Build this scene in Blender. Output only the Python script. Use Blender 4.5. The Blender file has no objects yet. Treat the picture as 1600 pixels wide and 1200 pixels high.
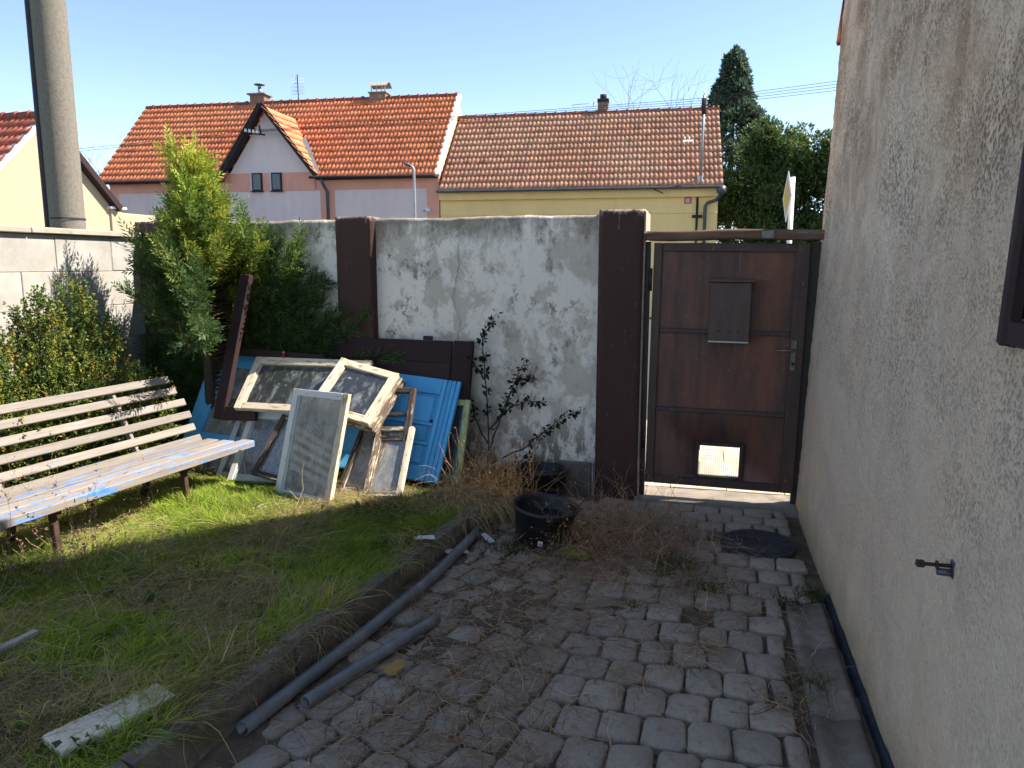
import bpy, bmesh, math
import numpy as np
from mathutils import Vector, Matrix

rng = np.random.default_rng(7)
scene = bpy.context.scene
COL = scene.collection
R = math.radians

# ------------------------------------------------------------------ camera, sky, sun, exposure
cam_d = bpy.data.cameras.new('camera')
cam = bpy.data.objects.new('camera', cam_d)
COL.objects.link(cam)
cam.location = (0, 0, 1.6)
cam.rotation_euler = (R(90 - 9.0), 0, R(14.3))
cam_d.sensor_fit = 'HORIZONTAL'
cam_d.sensor_width = 36.0
cam_d.lens = 36.0 * 1180.0 / 1600.0
cam_d.clip_start = 0.05
cam_d.clip_end = 2000
scene.camera = cam

SUN_EL, SUN_AZ = 47.5, 21.0          # azimuth from +X towards +Y
sdir = Vector((math.cos(R(SUN_EL)) * math.cos(R(SUN_AZ)), math.cos(R(SUN_EL)) * math.sin(R(SUN_AZ)), math.sin(R(SUN_EL))))
world = bpy.data.worlds.new('World')
scene.world = world
world.use_nodes = True
wn = world.node_tree
sky = wn.nodes.new('ShaderNodeTexSky')
sky.sky_type = 'NISHITA'
sky.sun_disc = False
sky.sun_elevation = R(SUN_EL)
sky.sun_rotation = R(90 - SUN_AZ)
sky.altitude = 5000
sky.air_density = 1.0
sky.dust_density = 0.3
sky.ozone_density = 2.0
bg = wn.nodes['Background']
bg.inputs['Strength'].default_value = 0.15
wb = wn.nodes.new('ShaderNodeMix'); wb.data_type = 'RGBA'; wb.blend_type = 'MULTIPLY'; wb.inputs[0].default_value = 1.0
wb.inputs[7].default_value = (1.14, 1.0, .83, 1)          # the camera's daylight white balance, over the whole sky
wn.links.new(sky.outputs[0], wb.inputs[6]); wn.links.new(wb.outputs[2], bg.inputs['Color'])

sun_d = bpy.data.lights.new('sun', 'SUN')
sun_d.energy = 4.9
sun_d.angle = R(0.53)
sun_d.color = (1.0, 0.92, 0.80)
sun = bpy.data.objects.new('sun', sun_d)
COL.objects.link(sun)
sun.rotation_euler = sdir.to_track_quat('Z', 'Y').to_euler()

scene.view_settings.view_transform = 'Standard'
scene.view_settings.look = 'None'
scene.view_settings.gamma = 1
scene.view_settings.use_curve_mapping = False
scene.view_settings.exposure = 1.43
scene.cycles.use_denoising = True
scene.cycles.max_bounces = 6
scene.cycles.diffuse_bounces = 3
scene.cycles.use_adaptive_sampling = True
scene.cycles.adaptive_threshold = 0.025
scene.cycles.transparent_max_bounces = 8

# ------------------------------------------------------------------ numpy helpers
def _hash(ix, iy, seed):
    n = (ix * 374761393 + iy * 668265263 + seed * 1442695041) & 0xFFFFFFFF
    n = ((n ^ (n >> 13)) * 1274126177) & 0xFFFFFFFF
    n = (n ^ (n >> 16)) & 0xFFFF
    return n / 65535.0

def vnoise(x, y, seed=0):
    x = np.asarray(x, float); y = np.asarray(y, float)
    ix = np.floor(x).astype(np.int64); iy = np.floor(y).astype(np.int64)
    fx = x - ix; fy = y - iy
    fx = fx * fx * (3 - 2 * fx); fy = fy * fy * (3 - 2 * fy)
    a = _hash(ix, iy, seed); b = _hash(ix + 1, iy, seed)
    c = _hash(ix, iy + 1, seed); d = _hash(ix + 1, iy + 1, seed)
    return (a * (1 - fx) + b * fx) * (1 - fy) + (c * (1 - fx) + d * fx) * fy

def fbm(x, y, seed=0, octv=4):
    s = 0; a = .5; t = 0
    for i in range(octv):
        s = s + a * vnoise(x * 2 ** i, y * 2 ** i, seed + i * 17); t += a; a *= .5
    return s / t

def unit(v):
    v = np.asarray(v, float)
    return v / np.maximum(np.linalg.norm(v, axis=-1, keepdims=True), 1e-9)

def np_mesh(name, verts, quads=None, tris=None, colors=None, smooth=False):
    me = bpy.data.meshes.new(name)
    verts = np.ascontiguousarray(verts, dtype=np.float32)
    nq = 0 if quads is None else len(quads); ntr = 0 if tris is None else len(tris)
    loops = []
    if nq: loops.append(np.asarray(quads, np.int32).ravel())
    if ntr: loops.append(np.asarray(tris, np.int32).ravel())
    loops = np.concatenate(loops)
    starts = np.concatenate([np.arange(nq) * 4, nq * 4 + np.arange(ntr) * 3]).astype(np.int32)
    me.vertices.add(len(verts)); me.vertices.foreach_set('co', verts.ravel())
    me.loops.add(len(loops)); me.loops.foreach_set('vertex_index', loops)
    me.polygons.add(nq + ntr); me.polygons.foreach_set('loop_start', starts)
    if smooth: me.polygons.foreach_set('use_smooth', np.ones(nq + ntr, dtype=bool))
    me.update(calc_edges=True)
    me.validate()
    if colors is not None:
        at = me.color_attributes.new('Col', 'FLOAT_COLOR', 'POINT')
        c4 = np.ones((len(verts), 4), np.float32); c4[:, :3] = colors
        at.data.foreach_set('color', c4.ravel())
    return me

def link(name, me, mat=None, parent=None, loc=None, rot=None, mw=None):
    o = bpy.data.objects.new(name, me)
    COL.objects.link(o)
    if mat is not None and me is not None and len(me.materials) == 0:
        me.materials.append(mat)
    if parent is not None: o.parent = parent
    if mw is not None: o.matrix_basis = mw
    if loc is not None: o.location = loc
    if rot is not None: o.rotation_euler = rot
    return o

def tag(o, label=None, cat=None, group=None, kind=None):
    if label: o['label'] = label
    if cat: o['category'] = cat
    if group: o['group'] = group
    if kind: o['kind'] = kind
    return o

def empty(name, loc=(0, 0, 0), rz=0, mw=None):
    o = bpy.data.objects.new(name, None)
    COL.objects.link(o)
    o.empty_display_size = .1
    if mw is not None: o.matrix_basis = mw
    else:
        o.location = loc; o.rotation_euler = (0, 0, rz)
    return o

def frame_mat(o, u, v):
    u = Vector(u).normalized(); v = Vector(v); v = (v - u * v.dot(u)).normalized(); n = u.cross(v)
    m = Matrix((u, v, n)).transposed().to_4x4(); m.translation = Vector(o)
    return m

def box_mesh(L, W, T, bev=.003, jit=0, seg=1, name='box'):
    bm = bmesh.new()
    bmesh.ops.create_cube(bm, size=1)
    for v in bm.verts: v.co = Vector((v.co.x * L, v.co.y * W, v.co.z * T))
    if bev > 0:
        b = min(bev, .45 * min(L, W, T))
        bmesh.ops.bevel(bm, geom=list(bm.edges), offset=b, segments=seg, profile=.6, affect='EDGES')
    if jit:
        for v in bm.verts: v.co += Vector(rng.normal(0, jit, 3))
    me = bpy.data.meshes.new(name); bm.to_mesh(me); bm.free()
    return me

def plank(name, p0, p1, w, t, mat, parent=None, n=(0, 0, 1), bev=.003, jit=0):
    p0 = Vector(p0); p1 = Vector(p1); x = p1 - p0; L = x.length; x.normalize()
    z = Vector(n); z = z - x * z.dot(x)
    if z.length < 1e-6: z = Vector((0, 1, 0)) - x * x.y
    z.normalize(); y = z.cross(x)
    m = Matrix((x, y, z)).transposed().to_4x4(); m.translation = (p0 + p1) / 2
    return link(name, box_mesh(L, w, t, bev, jit, name=name), mat, parent, mw=m)

def abox(name, lo, hi, mat, parent=None, bev=.003, jit=0):
    lo = Vector(lo); hi = Vector(hi); s = hi - lo
    o = link(name, box_mesh(s.x, s.y, s.z, bev, jit, name=name), mat, parent)
    o.location = (lo + hi) / 2
    return o

def tube_data(pts, rad, n=8, caps=True):
    pts = np.asarray(pts, float); m = len(pts)
    rad = np.broadcast_to(np.asarray(rad, float), (m,))
    tan = np.gradient(pts, axis=0); tan = unit(tan)
    ref = np.array([0, 0, 1.0]) if abs(tan[0][2]) < .9 else np.array([1.0, 0, 0])
    a = np.arange(n) * 2 * math.pi / n
    V = []
    up = ref
    for i in range(m):
        s = np.cross(tan[i], up); s /= max(np.linalg.norm(s), 1e-9); up2 = np.cross(s, tan[i]); up = up2
        V.append(pts[i] + rad[i] * (np.cos(a)[:, None] * s + np.sin(a)[:, None] * up2))
    V = np.concatenate(V)
    i = np.arange(m - 1)[:, None]; j = np.arange(n)[None, :]
    q = np.stack([i * n + j, i * n + (j + 1) % n, (i + 1) * n + (j + 1) % n, (i + 1) * n + j], -1).reshape(-1, 4)
    t = np.zeros((0, 3), int)
    if caps:
        V = np.concatenate([V, pts[:1], pts[-1:]])
        c0 = m * n; c1 = m * n + 1; jj = np.arange(n)
        t = np.concatenate([np.stack([np.full(n, c0), (jj + 1) % n, jj], -1),
                            np.stack([np.full(n, c1), (m - 1) * n + jj, (m - 1) * n + (jj + 1) % n], -1)])
    return V, q, t

class Acc:
    """collects numpy pieces into one mesh"""
    def __init__(s): s.V = []; s.Q = []; s.T = []; s.C = []; s.n = 0
    def add(s, V, Q=None, T=None, C=None):
        V = np.asarray(V, float).reshape(-1, 3)
        if Q is not None and len(Q): s.Q.append(np.asarray(Q).reshape(-1, 4) + s.n)
        if T is not None and len(T): s.T.append(np.asarray(T).reshape(-1, 3) + s.n)
        if C is None: C = (1, 1, 1)
        s.V.append(V); s.C.append(np.broadcast_to(np.asarray(C, float), V.shape)); s.n += len(V)
    def mesh(s, name, smooth=False):
        return np_mesh(name, np.concatenate(s.V), np.concatenate(s.Q) if s.Q else None, np.concatenate(s.T) if s.T else None, np.concatenate(s.C), smooth)

def tube(name, pts, r, mat, parent=None, n=10, smooth=True):
    V, q, t = tube_data(pts, r, n)
    return link(name, np_mesh(name, V, q, t, smooth=smooth), mat, parent)

def lathe_mesh(name, prof, n=32, smooth=True):
    prof = np.asarray(prof, float); m = len(prof); a = np.arange(n) * 2 * math.pi / n
    V = np.stack([prof[:, 0][:, None] * np.cos(a), prof[:, 0][:, None] * np.sin(a), np.repeat(prof[:, 1][:, None], n, 1)], -1).reshape(-1, 3)
    i = np.arange(m - 1)[:, None]; j = np.arange(n)[None, :]
    q = np.stack([i * n + j, i * n + (j + 1) % n, (i + 1) * n + (j + 1) % n, (i + 1) * n + j], -1).reshape(-1, 4)
    return np_mesh(name, V, q, smooth=smooth)

def blades(base, dirv, length, width, bend, color, side=None):
    """grass blades: base (N,3), dirv (N,3) initial dir, bend (N,3) tip offset; 5 verts each"""
    N = len(base); d = unit(dirv); L = np.asarray(length)[:, None]
    mid = base + d * L * .55 + bend * .25
    tip = base + d * L + bend
    if side is None:
        s = np.cross(d, rng.normal(0, 1, (N, 3))); s = unit(s)
    else: s = side
    w = np.asarray(width)[:, None] * .5
    V = np.stack([base - s * w, base + s * w, mid + s * w * .75, mid - s * w * .75, tip], 1).reshape(-1, 3)
    o = np.arange(N)[:, None] * 5
    Q = o + np.array([0, 1, 2, 3]); T = o + np.array([3, 2, 4])
    C = np.repeat(color, 5, axis=0)
    return V, Q, T, C

def leaves(pos, dirv, nrm, length, width, color, fold=.15):
    """pointed leaf of 4 verts / 2 tris folded along the midrib"""
    N = len(pos); d = unit(dirv); nn = unit(nrm - d * np.sum(nrm * d, 1, keepdims=True)); s = np.cross(d, nn)
    L = np.asarray(length).reshape(-1, 1); W = np.asarray(width).reshape(-1, 1) * .5
    a = pos; c = pos + d * L
    m = pos + d * L * .45
    V = np.stack([a, m + s * W + nn * W * fold * 2, c, m - s * W + nn * W * fold * 2], 1).reshape(-1, 3)
    o = np.arange(N)[:, None] * 4
    T = np.concatenate([o + np.array([0, 1, 2]), o + np.array([0, 2, 3])])
    return V, None, T, np.repeat(color, 4, axis=0)

def strands(start, dirv, length, wig, width, color, segs=5, zmin=None, droop=0.0):
    """thin ribbons that wander: start (N,3)"""
    N = len(start); p = start.copy(); d = unit(dirv); st = (np.asarray(length) / segs)[:, None]
    P = [p.copy()]
    for k in range(segs):
        d = unit(d + rng.normal(0, 1, (N, 3)) * np.array([1, 1, .35]) * wig + np.array([0, 0, -droop]))
        p = p + d * st
        if zmin is not None: p[:, 2] = np.maximum(p[:, 2], zmin + .002 * rng.random(N))
        P.append(p.copy())
    P = np.stack(P, 1)
    s = unit(np.cross(P[:, -1] - P[:, 0], rng.normal(0, .4, (N, 3)) + np.array([0, 0, 1.0])))[:, None, :]
    tap = np.linspace(1, .35, segs + 1)[None, :, None] * np.asarray(width).reshape(-1, 1, 1) * .5
    V = np.stack([P - s * tap, P + s * tap], 2).reshape(-1, 3)
    o = np.arange(N)[:, None, None] * (segs + 1) * 2; k = np.arange(segs)[None, :, None] * 2
    Q = (o + k + np.array([0, 1, 3, 2])[None, None, :]).reshape(-1, 4)
    return V, Q, None, np.repeat(color, (segs + 1) * 2, axis=0)

def jitter_col(base, n, var=.15, hue=.08):
    base = np.asarray(base, float)
    c = base[None, :] * (1 + rng.normal(0, var, (n, 1))) * (1 + rng.normal(0, hue, (n, 3)))
    return np.clip(c, .005, .95)

# ------------------------------------------------------------------ material helpers
class NT:
    def __init__(s, name):
        s.m = bpy.data.materials.new(name); s.m.use_nodes = True
        s.t = s.m.node_tree; s.b = s.t.nodes['Principled BSDF']; s.out = s.t.nodes['Material Output']
        s.tc = s.t.nodes.new('ShaderNodeTexCoord')
        s.oi = None
    def new(s, k): return s.t.nodes.new(k)
    def l(s, a, b): s.t.links.new(a, b)
    def rnd(s):
        if s.oi is None: s.oi = s.new('ShaderNodeObjectInfo')
        return s.oi.outputs['Random']
    def coord(s, stretch=(1, 1, 1), rnd=False, src='Object'):
        mp = s.new('ShaderNodeMapping'); mp.inputs['Scale'].default_value = stretch
        s.l(s.tc.outputs[src], mp.inputs['Vector'])
        if rnd:
            mu = s.new('ShaderNodeMath'); mu.operation = 'MULTIPLY'; s.l(s.rnd(), mu.inputs[0]); mu.inputs[1].default_value = 37.0
            cb = s.new('ShaderNodeCombineXYZ')
            for i in range(3): s.l(mu.outputs[0], cb.inputs[i])
            s.l(cb.outputs[0], mp.inputs['Location'])
        return mp.outputs[0]
    def noise(s, vec, scale, det=6, rough=.6, dist=0):
        n = s.new('ShaderNodeTexNoise'); n.inputs['Scale'].default_value = scale; n.inputs['Detail'].default_value = det
        n.inputs['Roughness'].default_value = rough; n.inputs['Distortion'].default_value = dist
        s.l(vec, n.inputs['Vector']); return n.outputs['Fac']
    def voro(s, vec, scale, feature='F1'):
        n = s.new('ShaderNodeTexVoronoi'); n.feature = feature; n.inputs['Scale'].default_value = scale
        s.l(vec, n.inputs['Vector']); return n.outputs['Distance']
    def ramp(s, fac, a, b, lo=0, hi=1):
        n = s.new('ShaderNodeMapRange'); n.inputs['From Min'].default_value = a; n.inputs['From Max'].default_value = b
        n.inputs['To Min'].default_value = lo; n.inputs['To Max'].default_value = hi
        s.l(fac, n.inputs['Value']); return n.outputs['Result']
    def math(s, op, a, b):
        n = s.new('ShaderNodeMath'); n.operation = op; n.use_clamp = False
        for i, v in enumerate((a, b)):
            if isinstance(v, (int, float)): n.inputs[i].default_value = v
            else: s.l(v, n.inputs[i])
        return n.outputs[0]
    def mix(s, fac, a, b, mode='MIX'):
        n = s.new('ShaderNodeMix'); n.data_type = 'RGBA'; n.blend_type = mode
        for sock, v in ((n.inputs[0], fac), (n.inputs[6], a), (n.inputs[7], b)):
            if isinstance(v, (int, float)): sock.default_value = v
            elif isinstance(v, (tuple, list)): sock.default_value = (*v[:3], 1)
            else: s.l(v, sock)
        return n.outputs[2]
    def sep(s, vec, i):
        n = s.new('ShaderNodeSeparateXYZ'); s.l(vec, n.inputs[0]); return n.outputs[i]
    def bump(s, h, strength=.3, dist=.01, nrm=None):
        n = s.new('ShaderNodeBump'); n.inputs['Strength'].default_value = strength; n.inputs['Distance'].default_value = dist
        s.l(h, n.inputs['Height'])
        if nrm is not None: s.l(nrm, n.inputs['Normal'])
        return n.outputs[0]
    def done(s, col=None, rough=.85, nrm=None, spec=.3, metal=0):
        if col is not None:
            if isinstance(col, (tuple, list)): s.b.inputs['Base Color'].default_value = (*col[:3], 1)
            else: s.l(col, s.b.inputs['Base Color'])
        if isinstance(rough, (int, float)): s.b.inputs['Roughness'].default_value = rough
        else: s.l(rough, s.b.inputs['Roughness'])
        if nrm is not None: s.l(nrm, s.b.inputs['Normal'])
        s.b.inputs['Specular IOR Level'].default_value = spec
        s.b.inputs['Metallic'].default_value = metal
        return s.m

def M(name, c1, c2=None, scale=6, lo=.35, hi=.65, stretch=(1, 1, 1), rough=.85, bump=.25, bscale=None, bdist=.004, spec=.3, metal=0,
      c3=None, s3=3, lo3=.55, hi3=.65, rv=0.0, grain=0.0):
    """two-tone noise material with optional third patch colour, per-object value change and grain relief"""
    n = NT(name); v = n.coord(stretch, rnd=True)
    f = n.ramp(n.noise(v, scale, 8, .65), lo, hi)
    col = n.mix(f, c1, c2 if c2 else tuple(x * .75 for x in c1))
    if c3:
        f3 = n.ramp(n.noise(v, s3, 8, .7, .3), lo3, hi3)
        col = n.mix(f3, col, c3)
    if rv:
        col = n.mix(1.0, col, n.mix(n.rnd(), (1 - rv,) * 3, (1 + rv,) * 3), 'MULTIPLY')
    h = n.noise(v, bscale or scale * 6, 8, .7)
    return n.done(col, rough, n.bump(h, bump, bdist), spec, metal)

def foliage_mat(name, trans=.35, rough=.55, spec=.25):
    n = NT(name)
    a = n.new('ShaderNodeAttribute'); a.attribute_name = 'Col'
    n.done(a.outputs['Color'], rough, None, spec)
    tr = n.new('ShaderNodeBsdfTranslucent'); n.l(a.outputs['Color'], tr.inputs['Color'])
    mx = n.new('ShaderNodeMixShader'); mx.inputs[0].default_value = trans
    n.l(n.b.outputs[0], mx.inputs[1]); n.l(tr.outputs[0], mx.inputs[2]); n.l(mx.outputs[0], n.out.inputs['Surface'])
    return n.m

def attr_mat(name, rough=.8, scale=12, var=.35, bump=.2, bscale=60, spec=.3):
    n = NT(name)
    a = n.new('ShaderNodeAttribute'); a.attribute_name = 'Col'
    v = n.coord()
    f = n.ramp(n.noise(v, scale, 8, .7), .3, .7)
    col = n.mix(1.0, a.outputs['Color'], n.mix(f, (1 - var,) * 3, (1 + var * .4,) * 3), 'MULTIPLY')
    return n.done(col, rough, n.bump(n.noise(v, bscale, 5, .7), bump, .004), spec)

MAT = {}
MAT['leaf'] = foliage_mat('leaf_green')
MAT['grass'] = foliage_mat('grass_blade', .5, .6, .2)
MAT['dry'] = foliage_mat('dry_stalk', .15, .8, .1)
MAT['soil'] = M('soil', (.17, .122, .083), (.075, .055, .04), 14, bump=.6, bscale=60, bdist=.01, c3=(.15, .13, .08), s3=3, lo3=.5, hi3=.62)
MAT['turf'] = M('turf', (.14, .15, .042), (.20, .16, .07), 9, bump=.6, bscale=70, bdist=.01)
MAT['earth'] = M('earth', (.12, .11, .06), (.07, .09, .04), .2, bump=.2)
MAT['asphalt'] = M('asphalt', (.07, .07, .07), (.045, .045, .046), 3, bump=.3, bscale=200)
MAT['sidewalk'] = M('sidewalk', (.50, .44, .34), (.42, .37, .29), 5, bump=.3, bscale=150, rv=.08)
MAT['concrete'] = M('concrete', (.27, .225, .185), (.18, .15, .122), 9, bump=.5, bscale=90, c3=(.15, .14, .085), s3=4, lo3=.52, hi3=.65)
MAT['kerb'] = M('kerb_concrete', (.26, .215, .165), (.14, .115, .09), 12, bump=.9, bscale=50, bdist=.012, c3=(.12, .11, .06), s3=5, lo3=.5, hi3=.64, rv=.12)

def stone_mat():
    n = NT('paving_stone'); v = n.coord((1, 1, 1), rnd=True)
    f = n.ramp(n.noise(v, 9, 9, .7), .3, .7)
    col = n.mix(f, (.42, .355, .29), (.32, .268, .218))
    tint = n.mix(n.rnd(), (.90, .90, .90), (1.10, 1.09, 1.07))
    col = n.mix(1.0, col, tint, 'MULTIPLY')
    col = n.mix(n.ramp(n.noise(v, 3.2, 7, .7), .55, .72), col, (.22, .165, .115))     # caked soil
    col = n.mix(n.ramp(n.noise(v, 90, 3, .6), .66, .74), col, (.5, .46, .42))
    h = n.math('ADD', n.noise(v, 45, 8, .7), n.math('MULTIPLY', n.noise(v, 9, 4, .6), 1.6))
    return n.done(col, .82, n.bump(h, .55, .008), .3)
MAT['stone'] = stone_mat()

def house_plaster():
    n = NT('roughcast_plaster'); v = n.coord()
    big = n.noise(v, 1.3, 6, .6)
    col = n.mix(n.ramp(big, .35, .65), (.94, .69, .50), (.96, .775, .595))
    z = n.sep(v, 2); y = n.sep(v, 1)
    st = n.noise(n.coord((1, 1.25, .9)), 2.4, 10, .74, .5)
    hi = n.ramp(z, 1.15, 2.2)
    stain = n.math('MULTIPLY', n.ramp(st, .42, .60), n.math('ADD', n.math('MULTIPLY', hi, .72), .08))
    col = n.mix(stain, col, (.46, .27, .155))
    pink = n.ramp(n.noise(v, 2.6, 5, .6), .5, .68, 0, .6)
    col = n.mix(pink, col, (.76, .54, .42))
    grn = n.math('MULTIPLY', n.ramp(z, .6, .0), n.ramp(n.noise(v, 3.5, 6, .7), .42, .62, 0, .6))
    col = n.mix(grn, col, (.60, .49, .28))
    strk = n.math('MULTIPLY', n.ramp(n.noise(n.coord((1, 14, .35)), 1.2, 5, .6), .55, .7), n.ramp(y, 4.2, 5.1, 0, .6))
    col = n.mix(strk, col, (.56, .35, .24))
    foot = n.math('MULTIPLY', n.ramp(n.math('ADD', z, n.math('MULTIPLY', n.noise(v, 5, 8, .7), .35)), .42, .16), .75)
    col = n.mix(foot, col, (.50, .37, .22))
    zone = n.ramp(n.noise(v, 2.4, 7, .68), .40, .58, .10, 1)
    hz = n.ramp(z, .4, 2.1, .20, .95)
    def pits(scale, keep, size):
        vo = n.new('ShaderNodeTexVoronoi'); vo.inputs['Scale'].default_value = scale; n.l(n.coord((1, 1, .85)), vo.inputs['Vector'])
        cellr = n.sep(vo.outputs['Color'], 0)
        return n.math('MULTIPLY', n.ramp(vo.outputs['Distance'], size, size * .45), n.ramp(cellr, keep, keep + .05))
    p1 = n.math('MULTIPLY', pits(62, .40, .54), zone); p2 = n.math('MULTIPLY', pits(105, .36, .52), n.ramp(zone, 0, 1, .35, .9)); p3 = n.math('MULTIPLY', pits(38, .66, .42), zone)
    pit = n.math('MULTIPLY', n.math('MAXIMUM', n.math('MAXIMUM', p1, p2), p3), hz)
    col = n.mix(n.math('MULTIPLY', pit, .9), col, (.20, .14, .095))
    gr = n.noise(v, 120, 5, .7)
    col = n.mix(n.ramp(gr, .50, .70, 0, .5), col, (.94, .785, .63))
    col = n.mix(n.ramp(gr, .46, .32, 0, .45), col, (.50, .38, .28))
    h = n.math('SUBTRACT', n.math('ADD', n.noise(v, 105, 5, .65), n.math('MULTIPLY', n.noise(v, 34, 5, .6), .7)), n.math('MULTIPLY', pit, .8))
    return n.done(col, .95, n.bump(h, 1.0, .014), .1)
MAT['plaster'] = house_plaster()

def fence_paint():
    n = NT('flaking_limewash'); v = n.coord()
    vs = n.coord((1, 1, .72)); z = n.sep(v, 2)
    white = n.mix(n.noise(v, 2.5, 4), (.86, .78, .69), (.92, .84, .75))
    a = n.noise(vs, 3.2, 11, .74, .3)
    f1 = n.ramp(a, .50, .555)
    col = n.mix(n.math('MULTIPLY', f1, .85), white, n.mix(n.noise(v, 14, 8, .7), (.66, .58, .49), (.49, .42, .35)))
    b = n.noise(vs, 11, 11, .78)
    f2 = n.math('MULTIPLY', n.ramp(b, .52, .58), n.ramp(n.noise(v, 2.6, 6), .46, .60))
    col = n.mix(n.math('MULTIPLY', f2, .85), col, (.23, .19, .155))
    edge = n.math('ADD', z, n.math('ADD', n.math('MULTIPLY', n.noise(n.coord((1, 1, .28)), 4.5, 10, .75), .9), n.math('MULTIPLY', n.noise(v, 22, 6, .7), .22)))
    top = n.ramp(edge, 2.31, 2.48)
    col = n.mix(n.math('MULTIPLY', top, .78), col, n.mix(n.ramp(n.noise(v, 30, 8, .75), .4, .6), (.12, .098, .075), (.30, .255, .205)))
    low = n.math('MULTIPLY', n.ramp(z, .75, .3), n.ramp(n.noise(n.coord((1, 1, .5)), 10, 9, .75), .48, .54))
    col = n.mix(low, col, (.27, .23, .19))
    sp = n.math('MULTIPLY', n.ramp(n.noise(v, 48, 6, .7), .58, .66), n.ramp(n.noise(v, 3, 5), .42, .66, .1, .8))
    col = n.mix(sp, col, (.27, .23, .19))
    h = n.math('ADD', n.noise(v, 30, 9, .75), n.math('MULTIPLY', f1, -.35))
    return n.done(col, .93, n.bump(h, .55, .012), .15)
MAT['limewash'] = fence_paint()

def brown_paint():
    n = NT('brown_wall_paint'); v = n.coord()
    z = n.sep(v, 2)
    col = n.mix(n.noise(n.coord((1, 1, .3)), 8, 8, .7), (.042, .020, .016), (.075, .036, .029))
    e = n.math('ADD', z, n.math('MULTIPLY', n.noise(n.coord((1, 1, .35)), 16, 8, .75), .35))
    col = n.mix(n.ramp(e, 2.10, 2.13), col, (.34, .25, .22))
    col = n.mix(n.ramp(n.noise(n.coord((1, 1, .15)), 30, 6, .7), .63, .68, 0, .75), col, (.26, .19, .17))
    col = n.mix(n.ramp(n.noise(v, 70, 6, .75), .66, .69, 0, .9), col, (.42, .36, .31))
    return n.done(col, .7, n.bump(n.noise(v, 35, 8, .7), .5, .008), .3)
MAT['brownwall'] = brown_paint()
MAT['rawplaster'] = M('raw_plaster', (.40, .35, .28), (.28, .24, .2), 12, bump=.6, bscale=60, bdist=.008)
MAT['limestone'] = M('plinth_stone', (.24, .215, .19), (.13, .115, .10), 8, bump=.4, bscale=60)
MAT['block'] = M('whitewashed_block', (.40, .39, .37), (.30, .28, .255), 4, bump=.4, bscale=60, c3=(.36, .33, .27), s3=2.2, lo3=.55, hi3=.75, rv=.04)
MAT['capstone'] = M('cap_slab', (.42, .37, .30), (.30, .27, .22), 6, bump=.4, bscale=70, c3=(.40, .28, .10), s3=9, lo3=.56, hi3=.66)

def gate_paint():
    n = NT('rusty_gate_paint'); v = n.coord()
    vs = n.coord((3.2, 1, .55))
    f = n.ramp(n.noise(vs, 1.7, 7, .65), .35, .65)
    col = n.mix(f, (.046, .029, .028), (.20, .075, .048))
    col = n.mix(n.ramp(n.noise(n.coord((9, 1, .5)), 2.2, 8, .7), .60, .78, 0, .6), col, (.26, .18, .165))
    col = n.mix(n.ramp(n.noise(n.coord((2, 1, .8)), 4, 7, .7), .58, .72, 0, .6), col, (.21, .085, .035))
    col = n.mix(n.ramp(n.noise(n.coord((1, 1, .6)), 34, 8, .75), .62, .66, 0, .75), col, (.30, .20, .16))
    col = n.mix(n.ramp(n.noise(n.coord((1, 1, .25)), 60, 4, .7), .66, .70, 0, .5), col, (.018, .012, .012))
    return n.done(col, n.ramp(n.noise(v, 12, 5), .3, .7, .38, .62), n.bump(n.noise(v, 40, 8, .7), .15, .004), .45)
MAT['gate'] = gate_paint()
MAT['letterbox'] = M('letterbox_paint', (.095, .050, .044), (.06, .032, .029), 7, stretch=(2, 2, .6), rough=.45, bump=.1, c3=(.36, .29, .29), s3=14, lo3=.66, hi3=.74, spec=.5)
MAT['darksteel'] = M('dark_steel', (.022, .018, .018), (.045, .026, .02), 12, rough=.55, bump=.2, spec=.5)
MAT['handle'] = M('handle_metal', (.22, .19, .16), (.14, .12, .1), 30, rough=.4, bump=.1, metal=.6)
MAT['log'] = M('weathered_log', (.2, .12, .085), (.09, .052, .04), 10, stretch=(.3, 3, 3), bump=.6, bscale=60, c3=(.26, .23, .2), s3=6, lo3=.58, hi3=.72)
MAT['patch'] = M('pale_paint_patch', (.25, .27, .24), (.17, .18, .16), 30)

def wood(name, c1, c2, paint=None, plo=.55, phi=.58, pscale=4.0, pst=(1.2, 7, 7), rough=.8, rv=.12, gr=1.0, paint2=None):
    n = NT(name); v = n.coord((1.6, 28, 28), rnd=True); vv = n.coord((1, 1, 1), rnd=True)
    g = n.noise(v, 2.0, 8, .65, .2)
    col = n.mix(n.ramp(g, .3, .7), c1, c2)
    col = n.mix(n.ramp(n.noise(n.coord((2.5, 60, 60), rnd=True), 2.0, 5, .6), .60, .68, 0, .6), col, tuple(x * .3 for x in c2))
    h = g
    if paint:
        pf = n.ramp(n.noise(n.coord(pst, rnd=True), pscale, 9, .72), plo, phi)
        pc = paint if not paint2 else n.mix(n.ramp(n.noise(vv, 7, 6), .4, .6), paint, paint2)
        col = n.mix(pf, col, pc)
        h = n.math('ADD', n.math('MULTIPLY', g, .6), n.math('MULTIPLY', pf, .5))
    if rv: col = n.mix(1.0, col, n.mix(n.rnd(), (1 - rv,) * 3, (1 + rv,) * 3), 'MULTIPLY')
    return n.done(col, rough, n.bump(h, .45 * gr, .004), .25)
MAT['benchwood'] = wood('bench_wood', (.27, .24, .21), (.19, .165, .145), (.13, .25, .58), .62, .64, 3.2, (1.3, 12, 12), paint2=(.34, .36, .46))
MAT['benchseat'] = wood('bench_seat_wood', (.27, .24, .212), (.19, .165, .145), (.05, .18, .60), .555, .57, 3.0, (1.5, 12, 12), paint2=(.16, .30, .66))
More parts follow.
